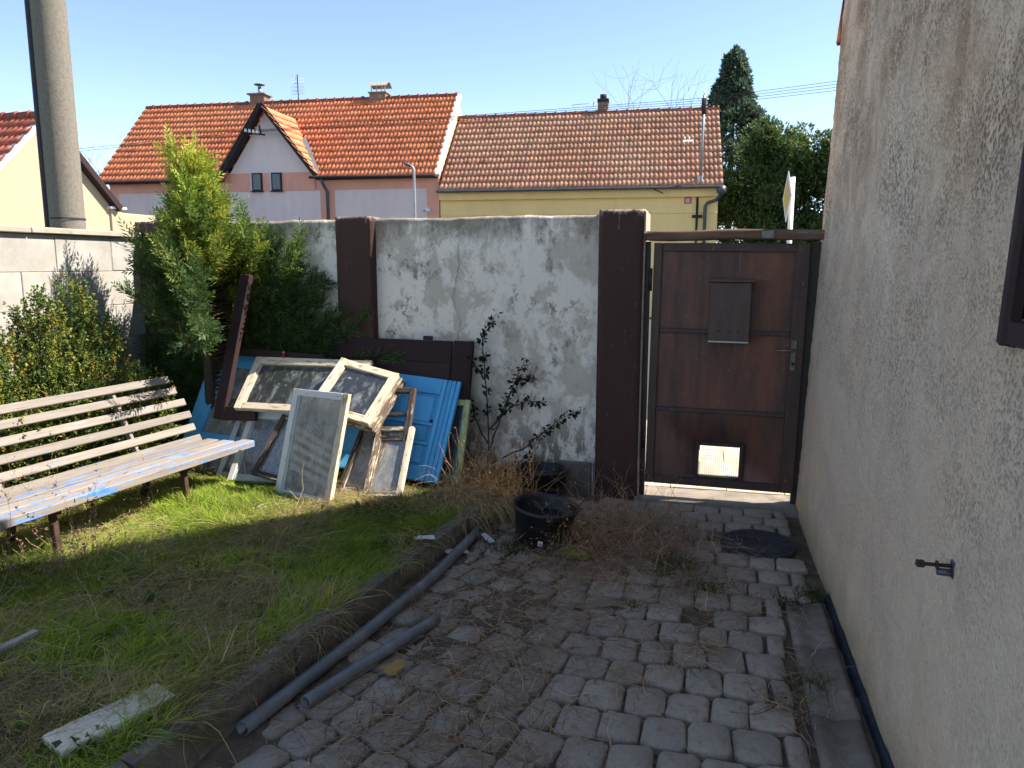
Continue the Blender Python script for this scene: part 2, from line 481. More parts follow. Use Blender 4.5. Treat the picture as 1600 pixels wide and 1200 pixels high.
MAT['cream'] = wood('cream_window_paint', (.34, .25, .16), (.2, .14, .085), (.62, .53, .40), .40, .46, 5, (2.2, 12, 12))
MAT['whitepaint'] = wood('greyed_white_paint', (.30, .25, .2), (.2, .16, .12), (.60, .61, .61), .36, .41, 5, (2.2, 12, 12))
MAT['oldwood'] = wood('stripped_old_wood', (.22, .165, .12), (.115, .083, .06), (.55, .48, .37), .52, .56, 6, (1.8, 10, 10))
MAT['darkwood'] = wood('old_dark_wood', (.085, .062, .05), (.045, .034, .03), (.36, .32, .26), .60, .63, 6, (1.8, 10, 10))
MAT['brownboard'] = wood('brown_board_paint', (.19, .15, .14), (.10, .07, .065), (.036, .019, .020), .31, .35, 3, (1.0, 16, 16), rough=.7)
MAT['greenpaint'] = wood('green_window_paint', (.22, .19, .1), (.14, .11, .07), (.42, .46, .22), .42, .46, 5, (2, 12, 12))
MAT['blue'] = wood('blue_door_paint', (.15, .12, .09), (.09, .07, .05), (.09, .39, .72), .28, .31, 5, (2.2, 9, 9), rough=.55, paint2=(.11, .44, .78))
MAT['palewood'] = wood('pale_weathered_plank', (.80, .74, .60), (.66, .60, .47), None)
MAT['graywood'] = wood('grey_stick_wood', (.42, .40, .36), (.28, .26, .23), None)
MAT['rust'] = M('rusty_steel', (.075, .042, .026), (.032, .022, .018), 20, bump=.5)

def glass_mat(name, tint, dirt, lo=.42, hi=.62, base=.30, tr=.55):
    n = NT(name); v = n.coord((1, 1, 1), rnd=True)
    d = n.ramp(n.noise(n.coord((3, 1.2, 1), rnd=True), 5, 9, .72, .3), lo, hi, base, 1)
    d2 = n.math('MAXIMUM', d, n.ramp(n.noise(v, 26, 6, .7), .60, .66, 0, .95))
    n.done(n.mix(n.noise(v, 11, 8), dirt, tuple(x * .55 for x in dirt)), .7, None, .3)
    gl = n.new('ShaderNodeBsdfGlossy'); gl.inputs['Roughness'].default_value = .06; gl.inputs['Color'].default_value = (.9, .92, .95, 1)
    tp = n.new('ShaderNodeBsdfTransparent'); tp.inputs['Color'].default_value = (*tint, 1)
    fr = n.new('ShaderNodeFresnel'); fr.inputs['IOR'].default_value = 1.6
    m1 = n.new('ShaderNodeMixShader'); n.l(n.math('ADD', fr.outputs[0], .06), m1.inputs[0]); n.l(tp.outputs[0], m1.inputs[1]); n.l(gl.outputs[0], m1.inputs[2])
    m2 = n.new('ShaderNodeMixShader'); n.l(n.math('MULTIPLY', d2, tr), m2.inputs[0]); n.l(m1.outputs[0], m2.inputs[1]); n.l(n.b.outputs[0], m2.inputs[2])
    n.l(m2.outputs[0], n.out.inputs['Surface'])
    return n.m
MAT['glass'] = glass_mat('dirty_glass', (.72, .76, .78), (.66, .65, .63), .40, .62, .42, .50)
MAT['glassclear'] = glass_mat('smeared_glass', (.80, .86, .88), (.5, .52, .53), .5, .68, .12, .5)
MAT['housepane'] = M('house_window_glass', (.03, .035, .042), (.05, .055, .06), 3, rough=.12, bump=.02, spec=.6)
MAT['plastic'] = M('black_plastic', (.012, .013, .016), (.018, .019, .022), 14, rough=.42, bump=.1, spec=.45, c3=(.05, .045, .04), s3=5, lo3=.6, hi3=.75)
MAT['water'] = M('dark_wet_soil', (.012, .011, .010), (.03, .025, .02), 20, rough=.12, bump=.1, spec=.5)
MAT['pipe'] = M('grey_pvc_pipe', (.20, .195, .195), (.13, .127, .127), 9, stretch=(1, 1, 1), rough=.42, bump=.12, spec=.45, c3=(.10, .09, .075), s3=3, lo3=.55, hi3=.7)
MAT['pipein'] = M('pipe_inside', (.02, .02, .02))
MAT['manhole'] = M('manhole_iron', (.045, .047, .055), (.028, .029, .033), 14, rough=.55, bump=.3, spec=.45, c3=(.07, .065, .055), s3=4, lo3=.55, hi3=.7)
MAT['polecon'] = M('pole_concrete', (.20, .18, .15), (.14, .125, .105), 40, bump=.7, bscale=90, bdist=.01, c3=(.34, .32, .28), s3=70, lo3=.62, hi3=.7)
MAT['conduit'] = M('dark_conduit', (.025, .024, .035), (.035, .033, .045), 5, rough=.6)
MAT['salmon'] = M('salmon_render', (.76, .38, .28), (.66, .32, .235), 1.2, stretch=(1, 1, .4), bump=.4, bscale=60, c3=(.55, .29, .225), s3=2, lo3=.55, hi3=.75)
MAT['lavender'] = M('pale_pink_render', (.74, .61, .59), (.66, .545, .525), 1.1, stretch=(1.2, 1, .35), bump=.4, bscale=60, c3=(.57, .475, .455), s3=1.6, lo3=.55, hi3=.8)
MAT['yellow'] = M('yellow_render', (.86, .635, .28), (.78, .57, .25), 1.1, stretch=(1, 1, .4), bump=.4, bscale=60, c3=(.66, .50, .26), s3=1.6, lo3=.55, hi3=.8)
MAT['creamhouse'] = M('cream_render', (.46, .35, .23), (.43, .325, .215), 1.5, bump=.3, bscale=60)
MAT['tile'] = attr_mat('roof_tile', .75, 7, .45, .3, 40)
MAT['gutter'] = M('zinc_gutter', (.11, .12, .135), (.075, .08, .09), 5, rough=.45, metal=.5)
MAT['darktrim'] = M('dark_trim', (.022, .02, .024), (.035, .03, .032), 5)
MAT['whiteflash'] = M('white_flashing', (.60, .60, .58), (.5, .5, .48), 4)
MAT['greyflash'] = M('grey_flashing', (.20, .22, .235), (.15, .165, .18), 4, rough=.5)
MAT['brick'] = M('chimney_brick', (.27, .16, .11), (.18, .10, .07), 9, bump=.4, c3=(.34, .28, .22), s3=6)
MAT['steel'] = M('galvanised_steel', (.36, .37, .38), (.28, .29, .3), 9, rough=.45, metal=.6)
MAT['wire'] = M('black_wire', (.025, .025, .028), None, 3)
MAT['signwhite'] = M('sign_white', (.75, .75, .74), (.68, .68, .67), 4, rough=.4)
MAT['signyellow'] = M('sign_yellow', (.62, .46, .10), (.55, .4, .09), 4, rough=.4)
MAT['signred'] = M('sign_red', (.45, .05, .06), (.38, .04, .05), 4, rough=.4)
MAT['sponge'] = M('mossy_yellow_block', (.22, .18, .045), (.13, .12, .035), 18, bump=.6, c3=(.10, .12, .03), s3=9)
MAT['bark'] = M('bark', (.075, .055, .04), (.04, .03, .024), 20, stretch=(3, 3, .5), bump=.6)
MAT['paper'] = M('dirty_white_plastic', (.62, .63, .64), (.5, .5, .5), 9, rough=.4)
MAT['card'] = M('brown_cardboard', (.22, .17, .115), (.16, .12, .08), 9)
MAT['yleaf'] = M('dead_yellow_leaf', (.42, .25, .07), (.30, .17, .05), 25, rough=.6)
MAT['rubber'] = M('black_rubber', (.01, .01, .011), (.02, .02, .02), 9)
MAT['bluefoil'] = M('blue_membrane', (.022, .030, .048), (.012, .014, .018), 14, rough=.6)
MAT['pebble'] = M('pebble', (.45, .43, .40), (.3, .28, .26), 9, rv=.3)
MAT['redplastic'] = M('red_plastic', (.45, .02, .03), None, 5, rough=.4)

# ------------------------------------------------------------------ setting: ground, street, pavement, lawn
def adopt(o, parent):
    o.parent = parent
    o.matrix_parent_inverse = parent.matrix_basis.inverted()
    return o

def grid_mesh(name, xs, ys, zf, smooth=True):
    X, Y = np.meshgrid(xs, ys, indexing='ij'); Z = zf(X, Y)
    V = np.stack([X, Y, Z], -1).reshape(-1, 3); nx, ny = len(xs), len(ys)
    i = np.arange(nx - 1)[:, None]; j = np.arange(ny - 1)[None, :]
    q = np.stack([i * ny + j, (i + 1) * ny + j, (i + 1) * ny + j + 1, i * ny + j + 1], -1).reshape(-1, 4)
    return np_mesh(name, V, q, smooth=smooth)

def kerb_x(y): return -1.335 + (np.asarray(y) - 3.8) * .105

g = link('ground', grid_mesh('ground', np.linspace(-500, 500, 21), np.linspace(-400, 600, 21), lambda x, y: x * 0 - .12), MAT['earth'])
tag(g, 'bare earth and grass ground reaching to the horizon', 'ground', kind='structure')
st = link('street', grid_mesh('street', np.linspace(-70, 60, 30), np.linspace(7.6, 23.6, 8), lambda x, y: x * 0 - .09), MAT['asphalt'])
tag(st, 'asphalt village street beyond the wall', 'street', kind='structure')
sw = empty('sidewalk', (0, 6.5, -.03)); tag(sw, 'sunlit pale slab sidewalk outside the gate', 'sidewalk', kind='structure')
slab_me = box_mesh(.395, .395, .06, .002, name='paving_slab')
for i in range(12):
    for j in range(6):
        o = link('paving_slab', slab_me, MAT['sidewalk'], sw, loc=(-2.4 + i * .4 + (.2 if j % 2 else 0), -.8 + j * .4, -.015 + rng.normal(0, .002)))
swb = abox('sidewalk_bed', (-30, 5.36, -.12), (30, 7.75, -.062), MAT['sidewalk'], None, 0); adopt(swb, sw)

def mound(x, y):
    return (.030 * np.exp(-((x + .95) ** 2 / .16 + (y - 3.15) ** 2 / .8)) + .03 * np.exp(-((x + .55) ** 2 / .3 + (y - 4.25) ** 2 / .12))
            + .035 * np.exp(-((x - kerb_x(y) - .02) ** 2 / .008)) + .06 * np.exp(-((x + 1.15) ** 2 / .12 + (y - 4.75) ** 2 / .12)))
def soil_z(x, y):
    return -.024 + .020 * (fbm(x * 6, y * 6, 3, 4) - .5) + .012 * (fbm(x * 30, y * 30, 9, 2) - .5) + mound(x, y) * (.5 + .9 * fbm(x * 5, y * 5, 21, 3))
pv = link('pavement', grid_mesh('pavement', np.linspace(-1.62, .68, 130), np.linspace(.6, 5.14, 240), soil_z), MAT['soil'])
tag(pv, 'old courtyard paved with worn grey stone setts and soil in the joints', 'pavement', kind='structure')

def stone_variant(k):
    r = np.random.default_rng(100 + k)
    hx, hy, c = .5, .5, .135
    base = np.array([[-hx + c, -hy], [hx - c, -hy], [hx, -hy + c], [hx, hy - c], [hx - c, hy], [-hx + c, hy], [-hx, hy - c], [-hx, -hy + c]])
    base = base + r.normal(0, .024, base.shape)
    V = []
    for z, s in ((-.06, 1.0), (-.011, 1.0), (-.0035, .965), (.0006, .88)):
        V += [[p[0] * s, p[1] * s, z + (r.normal(0, .0016) if z > -.005 else 0)] for p in base]
    V.append([0, 0, .0045 + r.normal(0, .0015)])
    Q = [[l * 8 + j, l * 8 + (j + 1) % 8, l * 8 + 8 + (j + 1) % 8, l * 8 + 8 + j] for l in range(3) for j in range(8)]
    T = [[24 + j, 24 + (j + 1) % 8, 32] for j in range(8)]
    me = np_mesh('paving_stone', np.array(V), np.array(Q), np.array(T), smooth=True)
    me.materials.append(MAT['stone'])
    return me
stones = [stone_variant(k) for k in range(12)]
def row_y(x, y): return y + .30 * np.maximum(0, -.45 - x) ** 1.25
ns = 0
row = 0; y = 1.15
while y < 5.02:
    pitch = .186 if y < 4.6 else .15
    x = .60 if y > 3.66 else .415
    x -= rng.random() * .05
    x += (-.085 if row % 2 else 0)
    if row % 2:
        xs = [(x + .085, .075)]
    else: xs = []
    while x > -1.62:
        w = .158 + rng.normal(0, .014); xs.append((x, w)); x -= w
    for xe, w in xs:
        xc = xe - w / 2; yy = float(row_y(xc, y))
        if xc < float(kerb_x(yy)) + .05 or yy > 5.02 or yy < 1.1: continue
        if (xc - .35) ** 2 + (yy - 4.39) ** 2 < .235 ** 2: continue
        if abs(xc - .035) < .07 and abs(yy - 3.39) < .09: continue
        sl = -.30 * 1.25 * max(0, -.45 - xc) ** .25 if xc < -.45 else 0
        o = link('paving_stone', stones[rng.integers(12)], None, pv)
        o.location = (xc, yy, rng.normal(0, .004))
        o.rotation_euler = (rng.normal(0, .018), rng.normal(0, .018), math.atan(sl) + rng.normal(0, .035) + (math.pi if rng.random() < .5 else 0))
        o.scale = ((w - .007) * (1 if xc > -.45 else .98), (pitch - .009) + rng.normal(0, .004), 1)
        ns += 1
    y += pitch; row += 1
# broken stone tilted in its hole
o = link('paving_stone', stones[3], None, pv); o.location = (.05, 3.40, -.045); o.rotation_euler = (.25, -.2, .5); o.scale = (.11, .10, 1)

# drain channel along the house foot
prof = np.array([[.425, -.05], [.425, .004], [.455, .006], [.485, -.006], [.515, -.008], [.545, .002], [.575, .008], [.59, .006], [.59, -.05]])
dc = empty('drain_channel', (.5, 2.0, 0)); tag(dc, 'dark concrete drain channel strip along the foot of the house wall', 'drain channel', kind='structure')
yy = .6
while yy < 3.6:
    y2 = min(yy + .52, 3.66); ys = np.array([yy + .004, y2 - .004])
    V = np.concatenate([np.column_stack([prof[:, 0] + .012 * (2.2 - ys[k]) * 0 + rng.normal(0, .003), np.full(9, ys[k]), prof[:, 1] + rng.normal(0, .003)]) for k in range(2)])
    q = [[j, j + 1, 9 + j + 1, 9 + j] for j in range(8)]
    T = [[0, j + 1, j] for j in range(1, 8)] + [[9, 9 + j, 9 + j + 1] for j in range(1, 8)]
    adopt(link('channel_segment', np_mesh('channel_segment', V, q, T), MAT['concrete']), dc)
    yy = y2
mb = link('membrane_strip', grid_mesh('membrane_strip', np.array([.612, .622, .634, .640]), np.linspace(.5, 3.75, 60), lambda x, y: np.where(x < .615, -.03, np.where(x < .628, -.012, .012)) + .02 * (fbm(y * 9, x * 0, 5, 3) - .5)), MAT['bluefoil'])
tag(mb, 'thin blue dimpled membrane edge in the gap at the house wall foot', 'membrane')

# threshold under the gate
th = link('threshold', grid_mesh('threshold', np.linspace(-.42, .66, 40), np.linspace(5.0, 5.38, 16), lambda x, y: .012 + .018 * (fbm(x * 7, y * 7, 4, 4) - .5) - .05 * np.clip((5.05 - y) / .05, 0, 1)), MAT['concrete'])
tag(th, 'rough concrete threshold under the brown gate', 'threshold', kind='structure')

# lawn
def lawn_z(x, y):
    return .125 + .035 * (fbm(x * 1.5, y * 1.5, 31, 3) - .5) + .02 * (fbm(x * 8, y * 8, 33, 3) - .5)
LX = np.linspace(-4.32, -1.30, 120); LY = np.linspace(-.5, 5.16, 200)
def lawn_edge(x, y):
    ed = kerb_x(y) - .06
    z = lawn_z(x, y)
    return np.where(x > ed, np.where(y > 4.45, z - np.clip((x - ed) * .9, 0, .18), -.05), z)
lw = link('lawn', grid_mesh('lawn', np.linspace(-4.32, -1.02, 130), LY, lawn_edge), MAT['turf'])
tag(lw, 'raised lawn of rough turf behind the concrete kerb', 'lawn', kind='structure')

kb = empty('kerb', (-1.4, 3, 0)); tag(kb, 'mossy concrete kerb edging the lawn', 'kerb', kind='structure')
yk = .9
while yk < 4.4:
    y2 = min(yk + .78 + rng.normal(0, .03), 4.45)
    o = plank('kerb_stone', (float(kerb_x(yk)) - .045 + rng.normal(0, .004), yk + .006, .045 + rng.normal(0, .006)), (float(kerb_x(y2)) - .045 + rng.normal(0, .004), y2 - .006, .045 + rng.normal(0, .006)), .085, .20, MAT['kerb'], None, bev=.012, jit=.005)
    adopt(o, kb); yk = y2

# ------------------------------------------------------------------ fence wall
def wall_slab(name, x0, x1, z0, z1, yf, th, res, amp, topj, seed, mat, ytop=0, leanx=0):
    xs = np.arange(x0, x1 + res * .5, res); zs = np.linspace(z0, z1, int((z1 - z0) / res) + 1)
    X, Z = np.meshgrid(xs, zs, indexing='ij')
    t = np.clip((Z - z0) / (z1 - z0), 0, 1)
    Zt = Z + t ** 6 * topj * (fbm(X * 5, X * 0 + seed, seed, 4) - .5) * 2
    D = amp * (fbm(X * 9, Z * 9, seed, 4) - .5) * 2 + amp * 1.2 * (fbm(X * 1.6, Z * 1.6, seed + 5, 2) - .5)
    edge = np.minimum(np.minimum(X - x0, x1 - X), (z1 - Z)); rnd_ = .012 * np.clip(1 - np.where(edge == (z1 - Z), edge, edge + (0 if name == 'pillar' else 1)) / .02, 0, 1) ** 2
    F = np.stack([X, yf + D + rnd_, Zt], -1).reshape(-1, 3)
    B = np.stack([X, yf + th + D * .3, Zt], -1).reshape(-1, 3)
    nx, nz = X.shape; N = nx * nz
    i = np.arange(nx - 1)[:, None]; j = np.arange(nz - 1)[None, :]
    qf = np.stack([i * nz + j, (i + 1) * nz + j, (i + 1) * nz + j + 1, i * nz + j + 1], -1).reshape(-1, 4)
    qb = qf[:, ::-1] + N
    k = np.arange(nx - 1); top = np.stack([k * nz + nz - 1, (k + 1) * nz + nz - 1, (k + 1) * nz + nz - 1 + N, k * nz + nz - 1 + N], -1)
    m = np.arange(nz - 1); lf = np.stack([m + N, m, m + 1, m + 1 + N], -1)
    e = (nx - 1) * nz; rt = np.stack([e + m, e + m + N, e + m + 1 + N, e + m + 1], -1)
    return link(name, np_mesh(name, np.concatenate([F, B]), np.concatenate([qf, qb, top, lf, rt]), smooth=False), mat)

fw = empty('masonry_wall', (-2.5, 5.2, 0)); tag(fw, 'flaking whitewashed masonry wall with dark brown painted pillars beside the gate', 'wall')
adopt(wall_slab('wall_panel', -4.36, -2.52, -.1, 1.925, 5.17, .20, .025, .006, .012, 3, MAT['limewash']), fw)
adopt(wall_slab('wall_panel', -2.42, -.62, -.1, 1.93, 5.17, .20, .02, .006, .012, 11, MAT['limewash']), fw)
p1 = adopt(wall_slab('pillar', -2.62, -2.33, -.1, 1.94, 5.085, .32, .02, .004, .008, 21, MAT['brownwall']), fw)
adopt(wall_slab('pillar', -.705, -.408, -.1, 1.955, 5.10, .34, .02, .004, .008, 27, MAT['brownwall']), fw)
adopt(wall_slab('pillar', -4.34, -4.06, -.1, 1.93, 5.09, .32, .02, .004, .008, 29, MAT['brownwall']), fw)
adopt(abox('pillar_edge', (-.409, 5.106, -.08), (-.398, 5.43, 1.945), MAT['rawplaster'], None, .002, .003), fw)
xs_ = -1.01; seed = 0
while xs_ < -.72:
    w_ = .22 + rng.random() * .14; x2 = min(xs_ + w_, -.712)
    adopt(abox('plinth_stone', (xs_ + .006, 5.150 + rng.normal(0, .004), -.1), (x2 - .006, 5.35, .216), MAT['limestone'], None, .008, .002), fw); xs_ = x2
def crack(pts, w):
    pts = np.array(pts); k = np.linspace(0, len(pts) - 1, 60); P = np.column_stack([np.interp(k, np.arange(len(pts)), pts[:, a]) for a in (0, 1)])
    P[:, 0] += .02 * (fbm(P[:, 1] * 18, P[:, 1] * 0, 8, 4) - .5)
    ww = w * (.4 + fbm(P[:, 1] * 12, P[:, 1] * 0 + 3, 6, 3))
    V = np.concatenate([np.column_stack([P[:, 0] - ww, np.full(60, 5.158), P[:, 1]]), np.column_stack([P[:, 0] + ww, np.full(60, 5.158), P[:, 1]])])
    k = np.arange(59); return np_mesh('crack', V, np.stack([k, 60 + k, 61 + k, k + 1], -1))
MAT['crack'] = M('crack_shadow', (.09, .08, .075), (.13, .12, .11), 30, rough=1)
adopt(link('crack', crack([(-1.69, 1.92), (-1.71, 1.6), (-1.75, 1.35), (-1.70, 1.2), (-1.73, .95)], .0016), MAT['crack']), fw)
adopt(link('crack', crack([(-1.05, 1.92), (-1.055, 1.7), (-1.04, 1.55)], .0011), MAT['crack']), fw)

# ------------------------------------------------------------------ block wall on the left
bw = empty('block_wall', (-4.4, 3.6, 0)); tag(bw, 'sunlit whitewashed wall of large blocks with flat cap slabs behind the boxwood', 'wall')
zc = -.05; r_ = 0
blk = box_mesh(.195, .496, .248, .003, 0, name='wall_block')
core = abox('mortar_core', (-4.485, .65, -.1), (-4.306, 5.08, 1.78), MAT['rawplaster'], None, 0); adopt(core, bw)
while r_ < 8:
    z0_ = 1.80 - (r_ + 1) * .25
    off = (.27 if r_ % 2 == 0 else -.02)
    yb = 5.02 + off - .5 * 1
    k = 0
    while yb > .6:
        y_hi = min(yb + .5, 5.085)
        me = blk if y_hi - yb > .49 else box_mesh(.195, y_hi - yb - .006, .246, .006, name='wall_block')
        o = link('wall_block', me, MAT['block']); o.location = (-4.395 + rng.normal(0, .0015), (yb + y_hi) / 2, z0_ + .125)
        o.rotation_euler = (0, 0, rng.normal(0, .003)); adopt(o, bw)
        yb -= .5
    if off > 0:
        o = link('wall_block', box_mesh(.195, 5.085 - (5.02 + off) if 5.085 - (5.02 + off) > .03 else .03, .246, .004, name='wall_block'), MAT['block'])
        o.location = (-4.397, 5.08, z0_ + .125); adopt(o, bw)
    r_ += 1
yb = 5.08
for L_ in (1.0, 1.0, 1.0, 1.0):
    adopt(abox('cap_slab', (-4.54, yb - L_ + .004, 1.803), (-4.262, yb - .002, 1.842), MAT['capstone'], None, .005, .001), bw); yb -= L_

# ------------------------------------------------------------------ house on the right
hs = empty('roughcast_house', (.65, 0, 0)); tag(hs, 'beige roughcast plastered house wall with dark speckles beside the gate', 'house')
def hx_(y, z): return .640 + .034 * z + .012 * (fbm(y * 1.1, z * 1.1, 41, 2) - .5)
ys = np.arange(1.35, 5.285, .0125); zs = np.arange(-.06, 3.12, .0125)
Yg, Zg = np.meshgrid(ys, zs, indexing='ij')
D = .008 * (fbm(Yg * 9, Zg * 9, 43, 3) - .5) + .006 * (fbm(Yg * 30, Zg * 30, 47, 2) - .5)
Xg = hx_(Yg, Zg) + D
cr = np.clip(1 - (5.275 - Yg) / .035, 0, 1) ** 2 * .03
Yj = Yg + np.where(Yg > 5.24, .016 * (fbm(Zg * 14, Zg * 0, 51, 4) - .5) * 2, 0)
V = np.stack([Xg + cr, Yj, Zg], -1).reshape(-1, 3); ny_, nz_ = Yg.shape
i = np.arange(ny_ - 1)[:, None]; j = np.arange(nz_ - 1)[None, :]
q = np.stack([i * nz_ + j, i * nz_ + j + 1, (i + 1) * nz_ + j + 1, (i + 1) * nz_ + j], -1)
Ym = Yg[:-1, :-1]; Zm = Zg[:-1, :-1]
q = q[~((Ym < 1.948 + .008 * np.sin(Zm * 40)) & (Zm > 1.468 + .006 * np.sin(Ym * 50)) & (Zm < 2.6))]
# far return wall strip
m = np.arange(nz_ - 1); e = (ny_ - 1) * nz_
Vr = V[e:e + nz_] + np.array([2.0, .03, 0]); n0 = len(V)
q2 = np.stack([e + m, e + m + 1, n0 + m + 1, n0 + m], -1)
adopt(link('plaster_wall', np_mesh('plaster_wall', np.concatenate([V, Vr]), np.concatenate([q, q2]), smooth=True), MAT['plaster']), hs)
# the rest of the gable and the body of the house
EY, EZ, RY, RZ = 5.40, 2.99, 2.55, 7.49
gv = [(.755, 1.351, -.1), (.755, -.6, -.1), (.755, -.6, 2.9), (.755, RY, RZ - .1), (.755, 5.2, 3.105), (.745, 1.351, 3.105)]
W8 = 9.0
Vb = np.array([(.752, 5.28, 3.10), (.752, RY, RZ - .12), (.752, -.4, 2.9), (.752, -.4, 3.10)])
adopt(link('gable_top', np_mesh('gable_top', np.array([(.750, 5.30, 3.095), (.770, 1.2, 3.095), (.770, -.4, 3.095), (.770, RY, RZ - .15)]), None, np.array([[0, 3, 1], [1, 3, 2]])), MAT['plaster']), hs)
adopt(abox('wall_near', (.66, -.4, -.1), (.80, .86, 3.095), MAT['plaster'], None, 0), hs)
adopt(abox('wall_below_window', (.665, .86, -.1), (.80, 1.352, 1.40), MAT['plaster'], None, 0), hs)
adopt(abox('wall_above_window', (.71, .86, 2.62), (.80, 1.352, 3.095), MAT['plaster'], None, 0), hs)
adopt(abox('house_body', (.93, -.35, -.1), (W8, 5.30, 3.0), MAT['plaster'], None, 0), hs)

def tile_field(name, width, length, mat, base, var=.16, tw=.28, course=.33, skip=None, hue=.06, amp=.036, seg=8, flip=False, patches=None, dusty=None):
    """interlocking pantiles laid on a slope: local x along the eave, y up the slope, z out of it"""
    A = Acc(); nc = max(1, int(round(length / course))); nt = max(1, int(round(width / tw))); tw = width / nt; course = length / nc
    s = np.linspace(0, 1, seg + 1)
    wave = amp * np.abs(np.sin(s * math.pi * 2)) ** .8 * np.where(s < .5, 1.0, .9)
    r = np.random.default_rng(int(width * 100) + nc)
    for c in range(nc):
        for t in range(nt):
            x0 = t * tw; y0 = c * course
            if skip and skip(x0 + tw / 2, y0 + course / 2): continue
            j = r.normal(0, .003, 3)
            xs = x0 + s * tw * 1.01
            lo = np.column_stack([xs, np.full(seg + 1, y0 - .03 + j[0]), wave + .060 + j[1]])
            bot = np.column_stack([xs, np.full(seg + 1, y0 - .026 + j[0]), wave * .3 - .005 + j[1]])
            hi = np.column_stack([xs, np.full(seg + 1, y0 + course), wave + .006 + j[2]])
            k = np.arange(seg)
            Q = np.concatenate([np.stack([k, k + 1, seg + 1 + k + 1, seg + 1 + k], -1), np.stack([2 * (seg + 1) + k, 2 * (seg + 1) + k + 1, k + 1, k], -1)])
            col = np.array(base) * (1 + r.normal(0, var)) * (1 + r.normal(0, hue, 3))
            if dusty is not None:
                f = np.clip((fbm(np.array([x0 * .5]), np.array([y0 * .8]), 77, 3)[0] - .42) * 3, 0, 1) * dusty[1]
                col = col * (1 - f) + np.array(dusty[0]) * f
            A.add(np.concatenate([lo, hi, bot]), Q, None, np.clip(col, .01, .9))
    V = np.concatenate(A.V); 
    me = A.mesh(name, smooth=False)
    return me

rl = math.hypot(EY - RY, RZ - EZ); up_ = (Vector((0, RY - EY, RZ - EZ))).normalized()
def slope_obj(name, me, mat, origin, udir, vdir, parent):
    o = link(name, me, mat, None, mw=frame_mat(origin, udir, vdir)); adopt(o, parent); return o
# street-side slope: eave at EY, going up towards the ridge; x axis runs -X so the normal looks outwards
rf = slope_obj('roof_tiles', tile_field('roof_tiles', 2.4, rl, None, (.42, .13, .06)), MAT['tile'], (.748 + 2.4, EY, EZ), (-1, 0, 0), tuple(up_), hs); rf['kind'] = 'stuff'
adopt(link('roof_deck', np_mesh('roof_deck', np.array([(.765, EY - .02, EZ - .03), (W8, EY - .02, EZ - .03), (W8, RY, RZ - .03), (.765, RY, RZ - .03), (.765, -.5, 2.95), (W8, -.5, 2.95)]), np.array([[0, 3, 2, 1], [3, 4, 5, 2]])), MAT['darktrim']), hs)
# window at the right edge
def hx0(z): return .640 + .034 * z
wn_ = empty('house_window', (.66, 1.6, 1.4)); tag(wn_, 'dark brown window surround with closed shutter at the right end of the house', 'window')
def hp(y, z, out): return (hx0(z) - out, y, z)
nn_ = (-1, 0, .034)
for o in (plank('surround_strip', hp(1.972, 1.415, .006), hp(1.972, 2.66, .006), .068, .034, MAT['brownboard'], None, nn_, .008, .003),
          plank('surround_strip', hp(.9, 1.446, .005), hp(1.936, 1.446, .005), .062, .034, MAT['brownboard'], None, nn_, .008, .003),
          plank('shutter_leaf', hp(1.52, 2.045, -.018), hp(1.932, 2.045, -.018), 1.14, .02, MAT['brownboard'], None, nn_, .003),
          plank('shutter_leaf', hp(.86, 2.03, -.018), hp(1.514, 2.03, -.018), 1.14, .02, MAT['brownboard'], None, nn_, .003)):
    adopt(o, wn_)

br = empty('wall_bracket', (.665, 2.13, .78)); tag(br, 'rusty bolt fitting with grey sleeve sticking out of the house wall', 'bracket')
for o in (tube('bolt_shaft', [(.675, 2.15, .803), (.60, 2.15, .803)], .0055, MAT['rust'], None, 8),
          plank('bolt_head', (.600, 2.15, .803), (.578, 2.15, .803), .018, .018, MAT['rust'], None, (0, 0, 1), .003),
          tube('washer', [(.632, 2.15, .803), (.628, 2.15, .803)], .012, MAT['rust'], None, 12),
          tube('grey_sleeve', [(.675, 2.15, .783), (.632, 2.15, .785)], .010, MAT['gutter'], None, 12),
          plank('mount_plate', (.670, 2.15, .770), (.670, 2.15, .818), .03, .008, MAT['gutter'], None, (-1, 0, 0), .002)):
    adopt(o, br)

# ------------------------------------------------------------------ gate
GY = 5.175
gt = empty('garden_gate', (-.36, GY, .1)); tag(gt, 'rusty dark brown sheet metal gate with letterbox and small pet opening', 'gate')
GX0, GX1, GZ0, GZ1 = -.362, .612, .105, 1.742
MAT['gateframe'] = M('gate_frame_paint', (.045, .028, .027), (.085, .042, .033), 5, stretch=(2, 2, .6), rough=.5, bump=.2, c3=(.20, .14, .12), s3=18, lo3=.62, hi3=.68, spec=.45)
def gbox(name, x0, x1, z0, z1, y0, y1, mat=MAT['gate'], bev=.003):
    if name in ('stile', 'top_rail', 'bottom_rail', 'cross_rail'): mat = MAT['gateframe']
    o = abox(name, (x0, y0, z0), (x1, y1, z1), mat, None, bev)
    return adopt(o, gt)
gbox('stile', GX0, GX0 + .055, GZ0, GZ1, GY - .02, GY + .02)
gbox('stile', GX1 - .085, GX1, GZ0, GZ1, GY - .02, GY + .02)
gbox('top_rail', GX0 + .056, GX1 - .086, GZ1 - .055, GZ1, GY - .02, GY + .02)
gbox('bottom_rail', GX0 + .056, GX1 - .086, GZ0, GZ0 + .055, GY - .02, GY + .02)
gbox('cross_rail', GX0 + .056, GX1 - .086, 1.150, 1.180, GY - .02, GY + .012)
gbox('cross_rail', GX0 + .056, GX1 - .086, .615, .645, GY - .02, GY + .012)
FX0, FX1, FZ0, FZ1 = -.005, .258, .185, .392
gbox('sheet_panel', GX0 + .05, GX1 - .08, 1.17, GZ1 - .05, GY + .001, GY + .005, bev=0)
